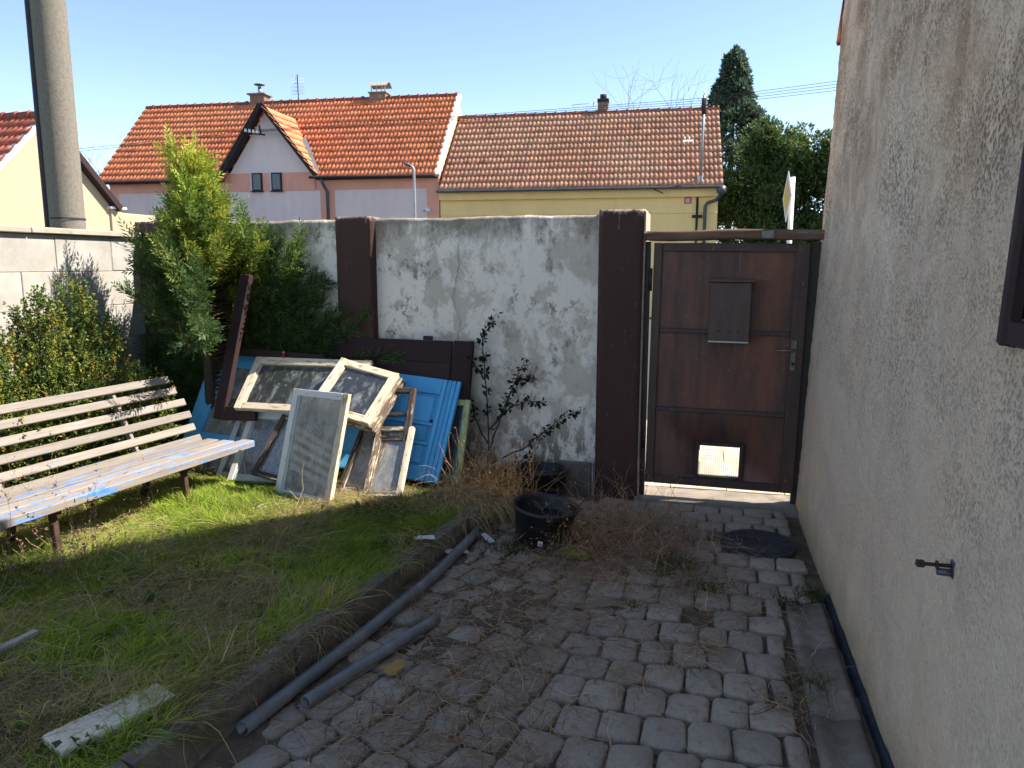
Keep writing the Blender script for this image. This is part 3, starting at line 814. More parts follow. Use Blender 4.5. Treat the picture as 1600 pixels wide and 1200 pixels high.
gbox('sheet_panel', GX0 + .05, GX1 - .08, .64, 1.16, GY + .001, GY + .005, bev=0)
o_ = [(GX0 + .05, GZ0 + .05), (GX1 - .08, GZ0 + .05), (GX1 - .08, .62), (GX0 + .05, .62)]; i_ = [(FX0, FZ0), (FX1, FZ0), (FX1, FZ1), (FX0, FZ1)]
Vs = np.array([(x, y, z) for y in (GY + .001, GY + .005) for x, z in o_ + i_]); k = np.arange(4); k1 = (k + 1) % 4
Qs = np.concatenate([np.stack([k, k1, 4 + k1, 4 + k], -1), np.stack([8 + k1, 8 + k, 12 + k, 12 + k1], -1), np.stack([4 + k, 4 + k1, 12 + k1, 12 + k], -1)])
adopt(link('sheet_panel', np_mesh('sheet_panel', Vs, Qs), MAT['gate']), gt)
for a in ((FX0 - .028, FX0, FZ0 - .03, FZ1 + .03), (FX1, FX1 + .028, FZ0 - .03, FZ1 + .03), (FX0 + .001, FX1 - .001, FZ1, FZ1 + .026), (FX0 + .001, FX1 - .001, FZ0 - .026, FZ0)):
    gbox('flap_frame', *a, GY - .022, GY - .001, MAT['darksteel'], .004)
A = Acc()
for k in range(1, 19):
    x = FX0 + (FX1 - FX0) * k / 19; V_, q_, t_ = tube_data([(x, GY + .007, FZ0), (x, GY + .007, FZ1)], .0009, 4); A.add(V_, q_, t_)
for k in range(1, 14):
    z = FZ0 + (FZ1 - FZ0) * k / 14; V_, q_, t_ = tube_data([(FX0, GY + .007, z), (FX1, GY + .007, z)], .0009, 4); A.add(V_, q_, t_)
w_ = link('wire_mesh', A.mesh('wire_mesh'), MAT['steel']); w_['kind'] = 'stuff'; adopt(w_, gt)
lb = empty('letterbox'); lb.location = (.135, GY - .03, 1.12); adopt(lb, gt)
def lbox(name, lo, hi, mat, bev=.004):
    o = abox(name, lo, hi, mat, None, bev); o.parent = lb; o.location -= Vector((.135, GY - .03, 1.12)); return o
lbox('box_body', (.012, GY - .115, 1.115), (.268, GY - .022, 1.492), MAT['letterbox'])
lbox('box_lid', (-.002, GY - .135, 1.493), (.294, GY - .018, 1.513), MAT['letterbox'])
lbox('box_bottom_edge', (.014, GY - .118, 1.105), (.266, GY - .024, 1.1145), MAT['whiteflash'], .002)
for k in range(3):
    o = tube('peep_hole', [(.075 + k * .062, GY - .1152, 1.178), (.075 + k * .062, GY - .1172, 1.178)], .006, MAT['rubber'], None, 10); o.parent = lb; o.location = (-.135, -(GY - .03), -1.12)
hd = gbox('lock_plate', .535, .572, .93, 1.13, GY - .030, GY - .0205, MAT['handle'], .004)
hv = adopt(tube('handle', [(.553, GY - .03, 1.065), (.553, GY - .075, 1.065), (.545, GY - .082, 1.065), (.44, GY - .082, 1.063)], .009, MAT['handle'], None, 8), gt)
adopt(tube('keyhole', [(.553, GY - .0305, .975), (.553, GY - .036, .975)], .010, MAT['rubber'], None, 10), gt)
for z in (1.50, .42):
    adopt(tube('hinge', [(GX0 - .018, GY - .012, z - .075), (GX0 - .018, GY - .012, z + .075)], .015, MAT['darksteel'], None, 10), gt)
gt.rotation_euler = (0, .012, 0)          # the leaf hangs a little low at the latch side
gp = abox('gate_post', (-.397, GY - .02, -.05), (-.3640, GY + .03, 1.75), MAT['darksteel'], None, .003); tag(gp, 'thin dark steel post between the brown pillar and the gate', 'post')
gp2 = abox('gate_post', (.604, GY + .022, -.05), (.72, GY + .06, 1.74), MAT['darksteel'], None, .003); tag(gp2, 'dark steel latch post between the gate and the house wall', 'post')
xs_ = np.linspace(-.405, .71, 40); a_ = np.arange(12) * 2 * math.pi / 12; A = Acc()
sq = np.sign(np.cos(a_)) * np.abs(np.cos(a_)) ** .55, np.sign(np.sin(a_)) * np.abs(np.sin(a_)) ** .55      # squared-off log
Vl = np.concatenate([np.column_stack([np.full(12, x), 5.135 + .004 * math.sin(x * 5) + sq[0] * .034 * (1 + .10 * (fbm(np.full(12, x * 6), a_ * 1.3, 4, 3) - .5)), 1.787 + .004 * math.sin(x * 7) + sq[1] * .033 * (1 + .28 * (fbm(np.full(12, x * 7), a_ * 1.3, 9, 3) - .5))]) for x in xs_])
i_ = np.arange(39)[:, None]; j_ = np.arange(12)[None, :]; ql = np.stack([i_ * 12 + j_, i_ * 12 + (j_ + 1) % 12, (i_ + 1) * 12 + (j_ + 1) % 12, (i_ + 1) * 12 + j_], -1).reshape(-1, 4)
lg = link('gate_lintel_log', np_mesh('gate_lintel_log', Vl, ql, np.array([[0, j, j + 1] for j in range(1, 11)] + [[468, 468 + j + 1, 468 + j] for j in range(1, 11)])), MAT['log']); tag(lg, 'weathered brown timber log spanning above the gate', 'beam')
plank('paint_patch', (.33, 5.098, 1.787), (.40, 5.098, 1.787), .045, .004, MAT['patch'], lg, (0, -1, 0), .001)

# ------------------------------------------------------------------ manhole cover
mh = empty('manhole_cover', (.345, 4.395, .006)); tag(mh, 'round dark ribbed manhole cover set in the paving by the house', 'manhole cover')
link('disc', lathe_mesh('disc', [(0, .0), (.195, .0), (.2, .006), (.21, .006), (.214, .0), (.214, -.03)], 40), MAT['manhole'], mh)
A = Acc()
for k in range(-6, 7):
    c = k * .029; h = math.sqrt(max(0, .19 ** 2 - c ** 2))
    for ang in (.7, .7 + math.pi / 2):
        d = np.array([math.cos(ang), math.sin(ang), 0]); nrm = np.array([-d[1], d[0], 0])
        V_, q_, t_ = tube_data([nrm * c - d * h, nrm * c + d * h], .0045, 4); A.add(V_ * np.array([1, 1, .8]), q_, t_)
rb = link('grid_ribs', A.mesh('grid_ribs'), MAT['manhole'], mh); rb['kind'] = 'stuff'
mh.rotation_euler = (.02, -.015, 0)

# ------------------------------------------------------------------ buckets
def bucket(loc, r, h, tilt, label):
    b = empty('plastic_tub', loc); b.rotation_euler = tilt; tag(b, label, 'bucket', 'black plastic tubs by the wall')
    link('tub_wall', lathe_mesh('tub_wall', [(0, .0), (r * .80, .0), (r * .84, .01), (r * .97, h - .025), (r * 1.03, h - .022), (r * 1.05, h - .01), (r * 1.04, h), (r * .98, h), (r * .95, h - .02), (r * .82, .02), (0, .015)], 48), MAT['plastic'], b)
    link('wet_soil', lathe_mesh('wet_soil', [(0, h * .66), (r * .5, h * .67), (r * .915, h * .66)], 32), MAT['water'], b)
    return b
b1 = bucket((-.875, 4.14, -.02), .185, .245, (.02, .10, 0), 'black plastic tub with white sticker standing in front of dry weeds')
a_ = -1.45; s_ = plank('sticker', (.172 * math.cos(a_) - .014, .172 * math.sin(a_) - .001, .072), (.172 * math.cos(a_) + .014, .172 * math.sin(a_), .072), .032, .002, MAT['signwhite'], b1, (math.cos(a_), math.sin(a_), -.1), 0)
for k, (dx, dz, L_) in enumerate(((.0, .006, .008), (.001, -.002, .011), (0, -.008, .006))):
    x_ = .172 * math.cos(a_) + dx; plank('sticker_print', (x_ - L_ / 2, .172 * math.sin(a_) - .0018, .072 + dz), (x_ + L_ / 2, .172 * math.sin(a_) - .0016, .072 + dz), .0035, .001, MAT['rubber'], b1, (math.cos(a_), math.sin(a_), -.1), 0)
b2 = bucket((-1.03, 4.86, .0), .17, .24, (.0, .05, 1), 'second black plastic tub half hidden behind dry brown weeds')

# ------------------------------------------------------------------ pipes
def pipe(label, pts, r):
    p = empty('drain_pipe', pts[0]); tag(p, label, 'pipe', 'grey pipes lying on the paving')
    pts = np.array(pts); k = np.linspace(0, len(pts) - 1, 14); P = np.column_stack([np.interp(k, np.arange(len(pts)), pts[:, a]) for a in range(3)])
    V, q, t = tube_data(P, r, 18, False); V2, q2, _ = tube_data(P, r * .86, 18, False); n0 = len(V); m = 13 * 18
    j = np.arange(18); ends = [np.stack([j, n0 + j, n0 + (j + 1) % 18, (j + 1) % 18], -1), np.stack([m + j, m + (j + 1) % 18, n0 + m + (j + 1) % 18, n0 + m + j], -1)]
    adopt(link('pipe_shell', np_mesh('pipe_shell', np.concatenate([V, V2]), np.concatenate([q, q2[:, ::-1] + n0] + ends), smooth=True), MAT['pipe']), p)
    d = unit(P[0] - P[1]); ring = P[0] - d * .05
    V, q, _ = tube_data([ring, ring - d * .006], r * 1.04, 18, False); adopt(link('pipe_ring', np_mesh('pipe_ring', V, q, smooth=True), MAT['pipe']), p)
    return p
pipe('long dark grey plastic pipe lying along the kerb on the paving', [(-1.475, 2.06, .034), (-1.37, 2.75, .034), (-1.285, 3.4, .036), (-1.245, 4.09, .05)], .027)
pipe('short dark grey plastic pipe lying on the paving beside the long pipe', [(-1.352, 2.262, .030), (-1.24, 2.62, .030), (-1.112, 2.995, .032)], .025)

# ------------------------------------------------------------------ bench
u_ = Vector((.116, .993, 0)).normalized(); s2 = Vector((u_.y, -u_.x, 0))     # s2 points to the front (+X side)
bm_ = Matrix((s2, u_, Vector((0, 0, 1)))).transposed().to_4x4(); bm_.translation = Vector((-3.150, 2.700, .13))
bn = empty('garden_bench', mw=bm_); tag(bn, 'weathered grey slatted bench with flaking blue paint by the boxwood', 'bench')
BL_ = 1.735                                         # local: x to the front, y along, z up from the lawn
for k, (x, w) in enumerate(((-.048, .100), (-.166, .100), (-.280, .096))):
    plank('seat_slat', (x, -.02 + rng.normal(0, .006), .262 + .004 * k), (x, BL_ + rng.normal(0, .012) - (0, .05, .07)[k], .262 + .004 * k), w, .046 if k == 0 else .036, MAT['benchseat'], bn, (0, 0, 1), .004)
bp = [(-.422, .316), (-.450, .396), (-.485, .480), (-.523, .565), (-.563, .648), (-.600, .724)]
for k, (x, z) in enumerate(bp):
    plank('back_slat', (x, -.05 + rng.normal(0, .01) - (.02 * k), z - .037), (x, BL_ - .03 + rng.normal(0, .010) - .014 * k, z - .037), .050, .026, MAT['benchwood'], bn, (.92, 0, .40), .004)
for y in (.30, 1.18):
    plank('back_support', (-.396, y, .20), (-.640, y, .70), .04, .024, MAT['benchwood'], bn, (0, 1, 0), .003)
    plank('seat_bearer', (-.02, y, .222), (-.42, y, .222), .03, .028, MAT['rust'], bn, (0, 0, 1), .002)
    plank('leg', (-.07, y, .21), (-.05, y, -.05), .032, .032, MAT['rust'], bn, (0, 1, 0), .003)
    plank('leg', (-.36, y, .21), (-.42, y, -.05), .032, .032, MAT['rust'], bn, (0, 1, 0), .003)

# ------------------------------------------------------------------ the pile of old doors and windows
def old_window(name, label, BL, u, v, w, h, fwid, th, mat, gmat='glass', group='old windows leaning in the pile', nbars=0, bars_v=0, gl=True, cat='window', mats=None):
    e_ = empty(name, mw=frame_mat(BL, u, v)); tag(e_, label, cat, group)
    mats = mats or [mat] * 4; z = th / 2
    plank('stile', (fwid / 2, 0, z), (fwid / 2, h, z), fwid, th, MAT[mats[0]], e_, jit=.0012)
    plank('stile', (w - fwid / 2, 0, z), (w - fwid / 2, h, z), fwid, th, MAT[mats[1]], e_, jit=.0012)
    plank('rail', (fwid + .001, h - fwid / 2, z), (w - fwid - .001, h - fwid / 2, z), fwid, th - .002, MAT[mats[2]], e_, jit=.0012)
    plank('rail', (fwid + .001, fwid / 2, z), (w - fwid - .001, fwid / 2, z), fwid, th - .002, MAT[mats[3]], e_, jit=.0012)
    b = .010                                                        # glazing bead around the pane
    for a, c in (((fwid + b / 2, fwid, z - .004), (fwid + b / 2, h - fwid, z - .004)), ((w - fwid - b / 2, fwid, z - .004), (w - fwid - b / 2, h - fwid, z - .004))):
        plank('bead', a, c, b, th * .55, MAT[mats[2]], e_)
    for k in range(nbars):
        y = h * (k + 1) / (nbars + 1); plank('glazing_bar', (fwid, y, z), (w - fwid, y, z), .022, th * .7, MAT[mats[3]], e_)
    if gl:
        link('pane', box_mesh(w - 2 * fwid + .01, h - 2 * fwid + .01, .003, 0, name='pane'), MAT[gmat], e_, loc=(w / 2, h / 2, z - .006))
    return e_

# dark boarded shutter panel standing behind everything
bd = empty('board_panel', mw=frame_mat((-3.4, 4.86, .14), (1, 0, -.011), (.011, .247, .969))); tag(bd, 'long dark brown boarded panel standing against the wall behind the blue door', 'panel')
for k in range(6):
    plank('board', (.0, .082 + k * .161, .014), (1.66, .082 + k * .161, .014), .155, .022, MAT['brownboard'], bd, bev=.004)
plank('end_batten', (1.735, .0, .014), (1.735, .968, .014), .13, .026, MAT['brownboard'], bd)
plank('end_cap', (1.808, .0, .012), (1.808, .97, .012), .012, .05, MAT['brownboard'], bd)
for x in (.82, 1.47): plank('tab', (x - .035, .982, .012), (x + .035, .982, .012), .028, .02, MAT['brownboard'], bd)

# blue door lying on its side: local x along its length, y across its width
dr = empty('blue_door', mw=frame_mat((-3.65, 4.625, .31), (.996, 0, -.086), (.075, .50, .862))); tag(dr, 'bright blue panelled door lying on its side in the pile', 'door')
DW, DH, T_ = 1.97, .735, .036
def dp(name, x0, x1, y0, y1, z=.018, t=T_, mat='blue', bev=.003):
    if x1 - x0 > y1 - y0: return plank(name, (x0, (y0 + y1) / 2, z), (x1, (y0 + y1) / 2, z), y1 - y0, t, MAT[mat], dr, bev=bev)
    return plank(name, ((x0 + x1) / 2, y0, z), ((x0 + x1) / 2, y1, z), x1 - x0, t, MAT[mat], dr, bev=bev)
dp('stile', 0, DW - .131, DH - .115, DH); dp('stile', 0, DW - .131, 0, .10)
dp('rail', 0, .13, .101, DH - .116); dp('rail', .90, .99, .101, DH - .116)
for k, x in enumerate((DW - .130, DW - .095, DW - .060, DW - .030)):
    dp('fluted_rail', x, x + (.033, .033, .028, .030)[k], 0, DH, z=.018 + (.0, -.003, .0, -.003)[k], bev=.004)
px_ = [.99, DW - .131]
dp('panel_field', .98, DW - .12, .095, DH - .11, z=.010, t=.012)
ph = (DH - .115 - .10)
for k, (a, b) in enumerate(((.105, .27), (.30, .40), (.43, .615))):
    pass
for (x0, x1, y0, y1) in ((1.02, 1.42, .12, .60), (1.46, DW - .16, .12, .245), (1.46, DW - .16, .275, .385), (1.46, DW - .16, .415, .60)):
    dp('raised_panel', x0, x1, y0, y1, z=.020, t=.014, bev=.008)
dp('muntin', 1.425, 1.455, .102, DH - .117, z=.019, t=.03); 
for y in (.26, .40): dp('muntin', 1.456, DW - .132, y - .011, y + .011, z=.019, t=.028)
plank('lock_hole', (DW - .155, .42, .037), (DW - .135, .42, .037), .02, .003, MAT['rubber'], dr, bev=0)
dp('glazing_bar', .131, .899, .35, .378, mat='oldwood', t=.03); dp('glazing_bar', .50, .525, .10, .62, mat='oldwood', t=.028)
link('pane', box_mesh(.78, .52, .003, 0, name='pane'), MAT['glass'], dr, loc=(.515, .36, .012))
gs = empty('green_window', mw=frame_mat((-1.93, 4.765, .13), (.998, -.05, 0), (.04, .39, .92)))
bpy.data.objects.remove(gs)
old_window('green_window', 'narrow window frame with yellow green paint behind the right end of the blue door', (-1.95, 4.77, .13), (.998, -.05, 0), (.05, .385, .92), .385, .57, .042, .035, 'greenpaint', 'glassclear')
# brown frame with the long post
cf = empty('door_frame_piece', mw=frame_mat((-3.375, 4.63, .50), (.999, 0, .03), (.03, .262, .965))); tag(cf, 'dark brown door frame piece with a long post rising left of the pile', 'frame')
plank('post', (.045, .0, .02), (.175, 1.05, .02), .085, .05, MAT['brownboard'], cf, bev=.005)
plank('cross_piece', (.07, .045, .02), (.34, .045, .02), .10, .045, MAT['brownboard'], cf, bev=.005)
bk = plank('brown_plank', (-3.52, 4.93, .965), (-2.645, 4.905, .925), .06, .03, MAT['brownboard'], None, (0, -.95, .3), .004, .0015); tag(bk, 'thin brown plank lying on top of the pile above the windows', 'plank')
old_window('casement_window', 'large cream framed window lying slanted on top of the pile', (-3.19, 4.60, .580), (1, -.022, .003), (.03, .685, .729), .93, .45, .055, .035, 'cream', 'glassclear')
for k in range(3):
    old_window('casement_window', ['lowest weathered frame in the stack of three small cream windows', 'middle cream frame in the stack of three small windows', 'topmost cream window of the small stack on the right of the pile'][k],
               (-2.545 + .014 * (2 - k), 4.475 + .020 * (2 - k), .645 - .030 * (2 - k)), (.976, -.045, -.211), (.169, .766, .62), .455, .46, .055, .034, ['oldwood', 'oldwood', 'cream'][k], 'glassclear', gl=(k == 2))
old_window('casement_window', 'tall greyish white window standing in front of the pile', (-2.663, 4.245, .105), (.966, -.257, 0), (.09, .289, .954), .47, .71, .045, .036, 'whitepaint', 'glass', mats=['whitepaint', 'cream', 'whitepaint', 'whitepaint'])
old_window('casement_window', 'cream edged window leaning at the front right of the pile', (-2.085, 4.31, .115), (.998, .02, .05), (.035, .632, .774), .265, .50, .035, .036, 'whitepaint', 'glass', mats=['oldwood', 'cream', 'oldwood', 'oldwood'])
old_window('casement_window', 'stripped old window frame between the white window and the front right one', (-2.30, 4.375, .105), (.985, -.17, 0), (.10, .615, .777), .25, .49, .034, .036, 'oldwood', 'glass', mats=['darkwood', 'oldwood', 'oldwood', 'oldwood'])
old_window('casement_window', 'white painted window standing behind the end of the bench', (-3.135, 4.40, .12), (1, 0, .02), (.0, .62, .78), .42, .53, .048, .036, 'whitepaint', 'glass')
old_window('casement_window', 'wide bare wooden window frame at the left end of the pile', (-3.45, 4.535, .12), (.999, 0, .03), (.0, .543, .839), .66, .55, .045, .036, 'oldwood', 'glass')
old_window('casement_window', 'dark stripped window frame standing askew in front of the white one', (-2.905, 4.335, .20), (.985, -.066, -.161), (.20, .64, .75), .30, .47, .036, .034, 'darkwood', 'glass', mats=['darkwood', 'darkwood', 'oldwood', 'darkwood'])
old_window('casement_window', 'narrow off white window frame next to the bench end', (-3.27, 4.465, .12), (1, 0, .013), (0, .638, .77), .30, .47, .04, .034, 'cream', 'glass', mats=['whitepaint', 'whitepaint', 'oldwood', 'oldwood'])
old_window('casement_window', 'dark broken frame lying on the blue door right of the stack', (-2.12, 4.575, .42), (.998, 0, .05), (.0, .52, .85), .25, .38, .035, .034, 'darkwood', 'glass', gl=False, nbars=1)
pg = empty('red_peg', (-2.98, 4.87, .93)); tag(pg, 'small red peg sticking up from the brown plank', 'peg')
adopt(tube('peg_shaft', [(-2.965, 4.885, .90), (-2.955, 4.875, .965)], .009, MAT['redplastic'], None, 8), pg)
adopt(tube('peg_tip', [(-2.955, 4.875, .966), (-2.953, 4.873, .974)], .006, MAT['signwhite'], None, 8), pg)

# ------------------------------------------------------------------ small litter
pw = plank('white_plank', (-1.875, 1.69, .145), (-1.735, 2.02, .150), .125, .035, MAT['palewood'], None, (.02, -.02, 1), .004, .002); tag(pw, 'pale weathered board lying in the grass near the kerb', 'plank')
sk = plank('grey_stick', (-2.56, 1.86, .165), (-2.475, 2.215, .185), .03, .02, MAT['graywood'], None, (0, 0, 1), .004, .002); tag(sk, 'grey weathered lath lying in the grass at the left', 'stick')
yb_ = plank('yellow_block', (-.70, 3.93, .028), (-.555, 3.93, .030), .11, .05, MAT['sponge'], None, (.05, -.05, 1), .012, .003); tag(yb_, 'mossy yellow block lying on the paving in front of the tub', 'block')
cd = link('cardboard_strip', grid_mesh('cardboard_strip', np.linspace(-.13, .13, 14), np.linspace(-.018, .018, 4), lambda x, y: .012 + .03 * np.clip(x, 0, 1) + .008 * np.sin(x * 30) + y * .3), MAT['card'], loc=(-.44, 3.34, .008), rot=(0, 0, .25)); tag(cd, 'curled brown cardboard strip lying on the paving stones', 'cardboard')
def scrap(name, label, cat, loc, L, W, rz, mat, curl=.02):
    o = link(name, grid_mesh(name, np.linspace(-L / 2, L / 2, 9), np.linspace(-W / 2, W / 2, 6), lambda x, y: curl * (fbm(x * 14 + loc[0] * 9, y * 14, 61, 3) - .2)), MAT[mat], loc=loc, rot=(.1, .1, rz)); tag(o, label, cat); return o
scrap('plastic_scrap', 'white plastic scrap lying on the kerb by the lawn', 'scrap', (-1.40, 3.60, .165), .11, .05, .5, 'paper')
scrap('plastic_scrap', 'long white plastic scrap lying right of the far pipe end', 'scrap', (-1.17, 4.02, .03), .12, .035, -.8, 'paper')
scrap('plastic_scrap', 'torn white scrap partly under the middle of the long pipe', 'scrap', (-1.28, 3.78, .03), .13, .06, .6, 'paper')
# yellow leaf
t_ = np.linspace(0, 2 * math.pi, 15)[:-1]; rr = .038 * (1 + .35 * np.sin(t_ * 3 + .5) + .15 * np.sin(t_ * 7))
V_ = np.concatenate([np.column_stack([rr * np.cos(t_) * 1.2, rr * np.sin(t_), .012 * np.sin(t_ * 2)]), [[0, 0, .004]]]); k = np.arange(14)
yl = link('fallen_leaf', np_mesh('fallen_leaf', V_, None, np.stack([k, (k + 1) % 14, np.full(14, 14)], -1), smooth=True), MAT['yleaf'], loc=(-1.145, 2.565, .028), rot=(.15, -.1, .4)); tag(yl, 'yellow fallen leaf lying on the paving near the short pipe', 'leaf')

# ------------------------------------------------------------------ background: houses across the street
HO = (-8.749, 24.288); HR = R(3.9); ROOF_RUN = 3.0
def house_root(name, label):
    o = empty(name, (HO[0], HO[1], 0), HR); tag(o, label, 'house'); return o
def hb(name, lo, hi, mat, root, bev=0.0):
    return abox(name, lo, hi, mat, root, bev)
def gable(name, pts, mat, root, th=.2):
    """closed prism from a polygon in x-z at y, thickness th"""
    n = len(pts); V = [(x, y, z) for x, y, z in pts] + [(x, y + th, z) for x, y, z in pts]
    bm = bmesh.new(); vs = [bm.verts.new(v) for v in V]
    bm.faces.new(vs[:n]); bm.faces.new(vs[n:][::-1])
    for k in range(n): bm.faces.new((vs[k], vs[n + k], vs[n + (k + 1) % n], vs[(k + 1) % n]))
    bmesh.ops.recalc_face_normals(bm, faces=bm.faces)
    me = bpy.data.meshes.new(name); bm.to_mesh(me); bm.free()
    return link(name, me, mat, root)
def ridge_row(x0, x1, y, z, root, base, n=None):
    A = Acc(); x = x0
    while x < x1 - .05:
        L = min(.36, x1 - x); V, q, t = tube_data([(x, y, z), (x + L * .9, y, z + .01), (x + L * .9, y, z + .03), (x + L, y, z + .03)], [.10, .10, .115, .115], 10)
        A.add(V, q, t, np.clip(np.array(base) * (1 + rng.normal(0, .12)), .01, .9)); x += L
    o = link('ridge_tiles', A.mesh('ridge_tiles'), MAT['tile'], root); o['kind'] = 'stuff'
def sloped(name, me, mat, o, u, v, root):
    return link(name, me, mat, root, mw=frame_mat(o, u, v))
def chimney(root_part, x, y, z0, z1, wx, wy, cap=True):
    c = link('chimney', box_mesh(wx, wy, z1 - z0, .005, name='chimney'), MAT['brick'], root_part, loc=(x, y, (z0 + z1) / 2))
    return c
def antenna(name, label, x, y, z0, z1, els, horiz=True):
    pass

# pink house
pk = house_root('pink_house', 'pink and salmon rendered house with bright orange tiled roof and front gable')
PX0, PX1 = -12.40, -.02; EZp = 4.52
hb('wall', (PX0, .30, -.1), (PX1, 6.2, EZp + .25), MAT['salmon'], pk)
for a, b in ((PX0 + .36, -8.0), (-7.7, -4.25), (-3.72, PX1 - .42)):
    hb('render_field', (a, .285, .6), (b, .299, 4.12), MAT['lavender'], pk)
gxL, gxR, gxC, gzB, gzA = -7.80, -4.32, -6.15, 4.70, 6.95
gable('gable_wall', [(gxL + .15, .28, 4.66), (gxR - .15, .28, 4.66), (gxC, .28, gzA - .16)], MAT['lavender'], pk, .2)
hb('gable_band', (gxL + .2, .27, 4.13), (gxR - .1, .279, 4.74), MAT['salmon'], pk)
sl45 = math.hypot(3.12, 3.12)
half = (gxR - gxL) / 2
def in_dormer(x, y):   # x along from PX0-.3, y up slope
    wx = PX0 - .28 + x; z = EZp + y * .7071
    if z > gzA + .05: return False
    f = 1 - (z - gzB) / (gzA - gzB)
    lo = gxC - (gxC - gxL) * f; hi = gxC + (gxR - gxC) * f
    return lo + .10 < wx < hi - .05
rt_ = sloped('roof_tiles', tile_field('roof_tiles', PX1 - PX0 + .26, sl45, None, (.62, .195, .09), var=.07, hue=.03, skip=in_dormer, dusty=((.58, .24, .125), .5)), MAT['tile'], (PX0 - .28, -.03, EZp), (1, 0, 0), (0, .7071, .7071), pk); rt_['kind'] = 'stuff'
for a_, b_ in ((PX0 - .25, gxL - .02), (gxR + .02, PX1)): gable('roof_deck', [(a_, 0, EZp - .06), (b_, 0, EZp - .06), (b_, 0, EZp - .01), (a_, 0, EZp - .01)], MAT['darktrim'], pk, .3)
V_ = np.array([(PX0 - .22, .30, EZp + .25), (PX1 - .02, .30, EZp + .25), (PX1 - .02, 3.1, EZp + 3.05), (PX0 - .22, 3.1, EZp + 3.05), (PX0 - .22, 6.2, EZp), (PX1 - .02, 6.2, EZp)])
link('roof_boards', np_mesh('roof_boards', V_, np.array([[0, 1, 2, 3], [3, 2, 5, 4]])), MAT['darktrim'], pk)
ridge_row(PX0 - .25, PX1 - .02, 3.1, EZp + 3.12, pk, (.30, .09, .055))
gable('gable_end', [(PX1 - .21, .30, 4.5), (PX1 - .2, 3.1, 7.5), (PX1 - .2, 6.1, 4.5)], MAT['creamhouse'], pk, .02)
V_ = np.array([(PX1, .3, 4.4), (PX1, 3.1, 7.52), (PX1, 6.2, 4.4), (PX1 - .18, .3, 4.4), (PX1 - .18, 3.1, 7.52), (PX1 - .18, 6.2, 4.4)])
link('end_wall', np_mesh('end_wall', V_, np.array([[0, 3, 4, 1], [1, 4, 5, 2]]), np.array([[0, 1, 2], [3, 5, 4]])), MAT['creamhouse'], pk)
plank('verge_board', (PX1 + .02, -.05, EZp - .02), (PX1 + .02, 3.1, EZp + 3.14), .20, .10, MAT['whiteflash'], pk, (0, -.7, .7), .01)
plank('gutter', (PX0 - .3, -.10, EZp - .03), (gxL - .02, -.10, EZp - .03), .11, .09, MAT['darktrim'], pk, (0, 0, 1), .03)
plank('gutter', (gxR - .15, -.10, EZp - .0), (PX1 - .02, -.10, EZp - .04), .11, .09, MAT['darktrim'], pk, (0, 0, 1), .03)
tube('downpipe', [(-4.05, -.06, EZp - .06), (-4.03, .02, 4.32), (-3.95, .19, 4.05), (-3.95, .19, .3)], .055, MAT['gutter'], pk, 10)
# front gable roof
for sgn, x_e in ((-1, gxL), (1, gxR)):
    d_ = Vector((gxC - x_e, 0, gzA - gzB)); L_ = d_.length
    ln = 2.5
    # rows run down the dormer slope; main roof cuts it, so tiles only where the slope lies above the main roof
    def above(x, y, x_e=x_e, d_=d_, L_=L_, sgn=sgn):
        z = gzB + (gzA - gzB) * y / L_; dep = x if sgn > 0 else 2.6 - x
        return (dep - .12) > (z - EZp) + .12
    if sgn > 0: me = tile_field('gable_tiles', 2.6, L_, None, (.68, .24, .11), var=.07, skip=above); ob = sloped('gable_tiles', me, MAT['tile'], (x_e + .06, -.1, gzB - .06), (0, 1, 0), tuple(d_), pk)
    else: me = tile_field('gable_tiles', 2.6, L_, None, (.66, .20, .085), var=.07, skip=above); ob = sloped('gable_tiles', me, MAT['tile'], (x_e - .06, 2.5, gzB - .06), (0, -1, 0), tuple(d_), pk)
    if sgn > 0:
        # u=-Y, v=d_ gives the outward normal
        pass
    ob['kind'] = 'stuff'
    plank('barge_board', (x_e + sgn * .10, -.05, gzB - .14), (gxC, -.05, gzA + .04), .17, .06, MAT['darktrim'], pk, (0, -1, 0), .01)
    plank('soffit', (x_e + sgn * .06, .12, gzB - .15), (gxC, .12, gzA - .03), .05, .34, MAT['darktrim'], pk, (0, 1, 0), .0)
plank('valley_flashing', (gxR + .10, -.02, EZp + .18), (gxR - .90, 1.18, EZp + 1.50), .20, .02, MAT['greyflash'], pk, (0, -.7, .7), 0)
for x in (-6.75, -6.02):
    w_ = hb('window', (x, .22, 4.13), (x + .38, .268, 4.74), MAT['darktrim'], pk)
    link('pane', box_mesh(.28, .01, .52, 0, name='pane'), MAT['housepane'], w_, loc=(.0, -.028, 0))
    link('reveal', box_mesh(.07, .03, .6, 0, name='reveal'), MAT['whiteflash'], w_, loc=(-.225, .01, 0))
    link('sill', box_mesh(.46, .09, .035, .004, name='sill'), MAT['darktrim'], w_, loc=(0, -.03, -.325))
c = chimney(pk, -7.90, 3.25, 7.2, 7.98, .58, .50); link('cap', box_mesh(.74, .66, .05, 0, name='cap'), MAT['concrete'], c, loc=(0, 0, .41))
V_, q_, t_ = tube_data([(0, 0, .40), (0, 0, .72)], .07, 10); link('flue', np_mesh('flue', V_, q_, t_, smooth=True), MAT['steel'], c)
V_, q_, t_ = tube_data([(0, 0, .74), (0, 0, .78), (0, 0, .80)], [.02, .20, .21], 12); link('cowl', np_mesh('cowl', V_, q_, t_), MAT['gutter'], c)
c = chimney(pk, -3.08, 3.25, 7.3, 7.86, .62, .55); link('cap', box_mesh(.70, .62, .04, 0, name='cap'), MAT['concrete'], c, loc=(0, 0, .29))
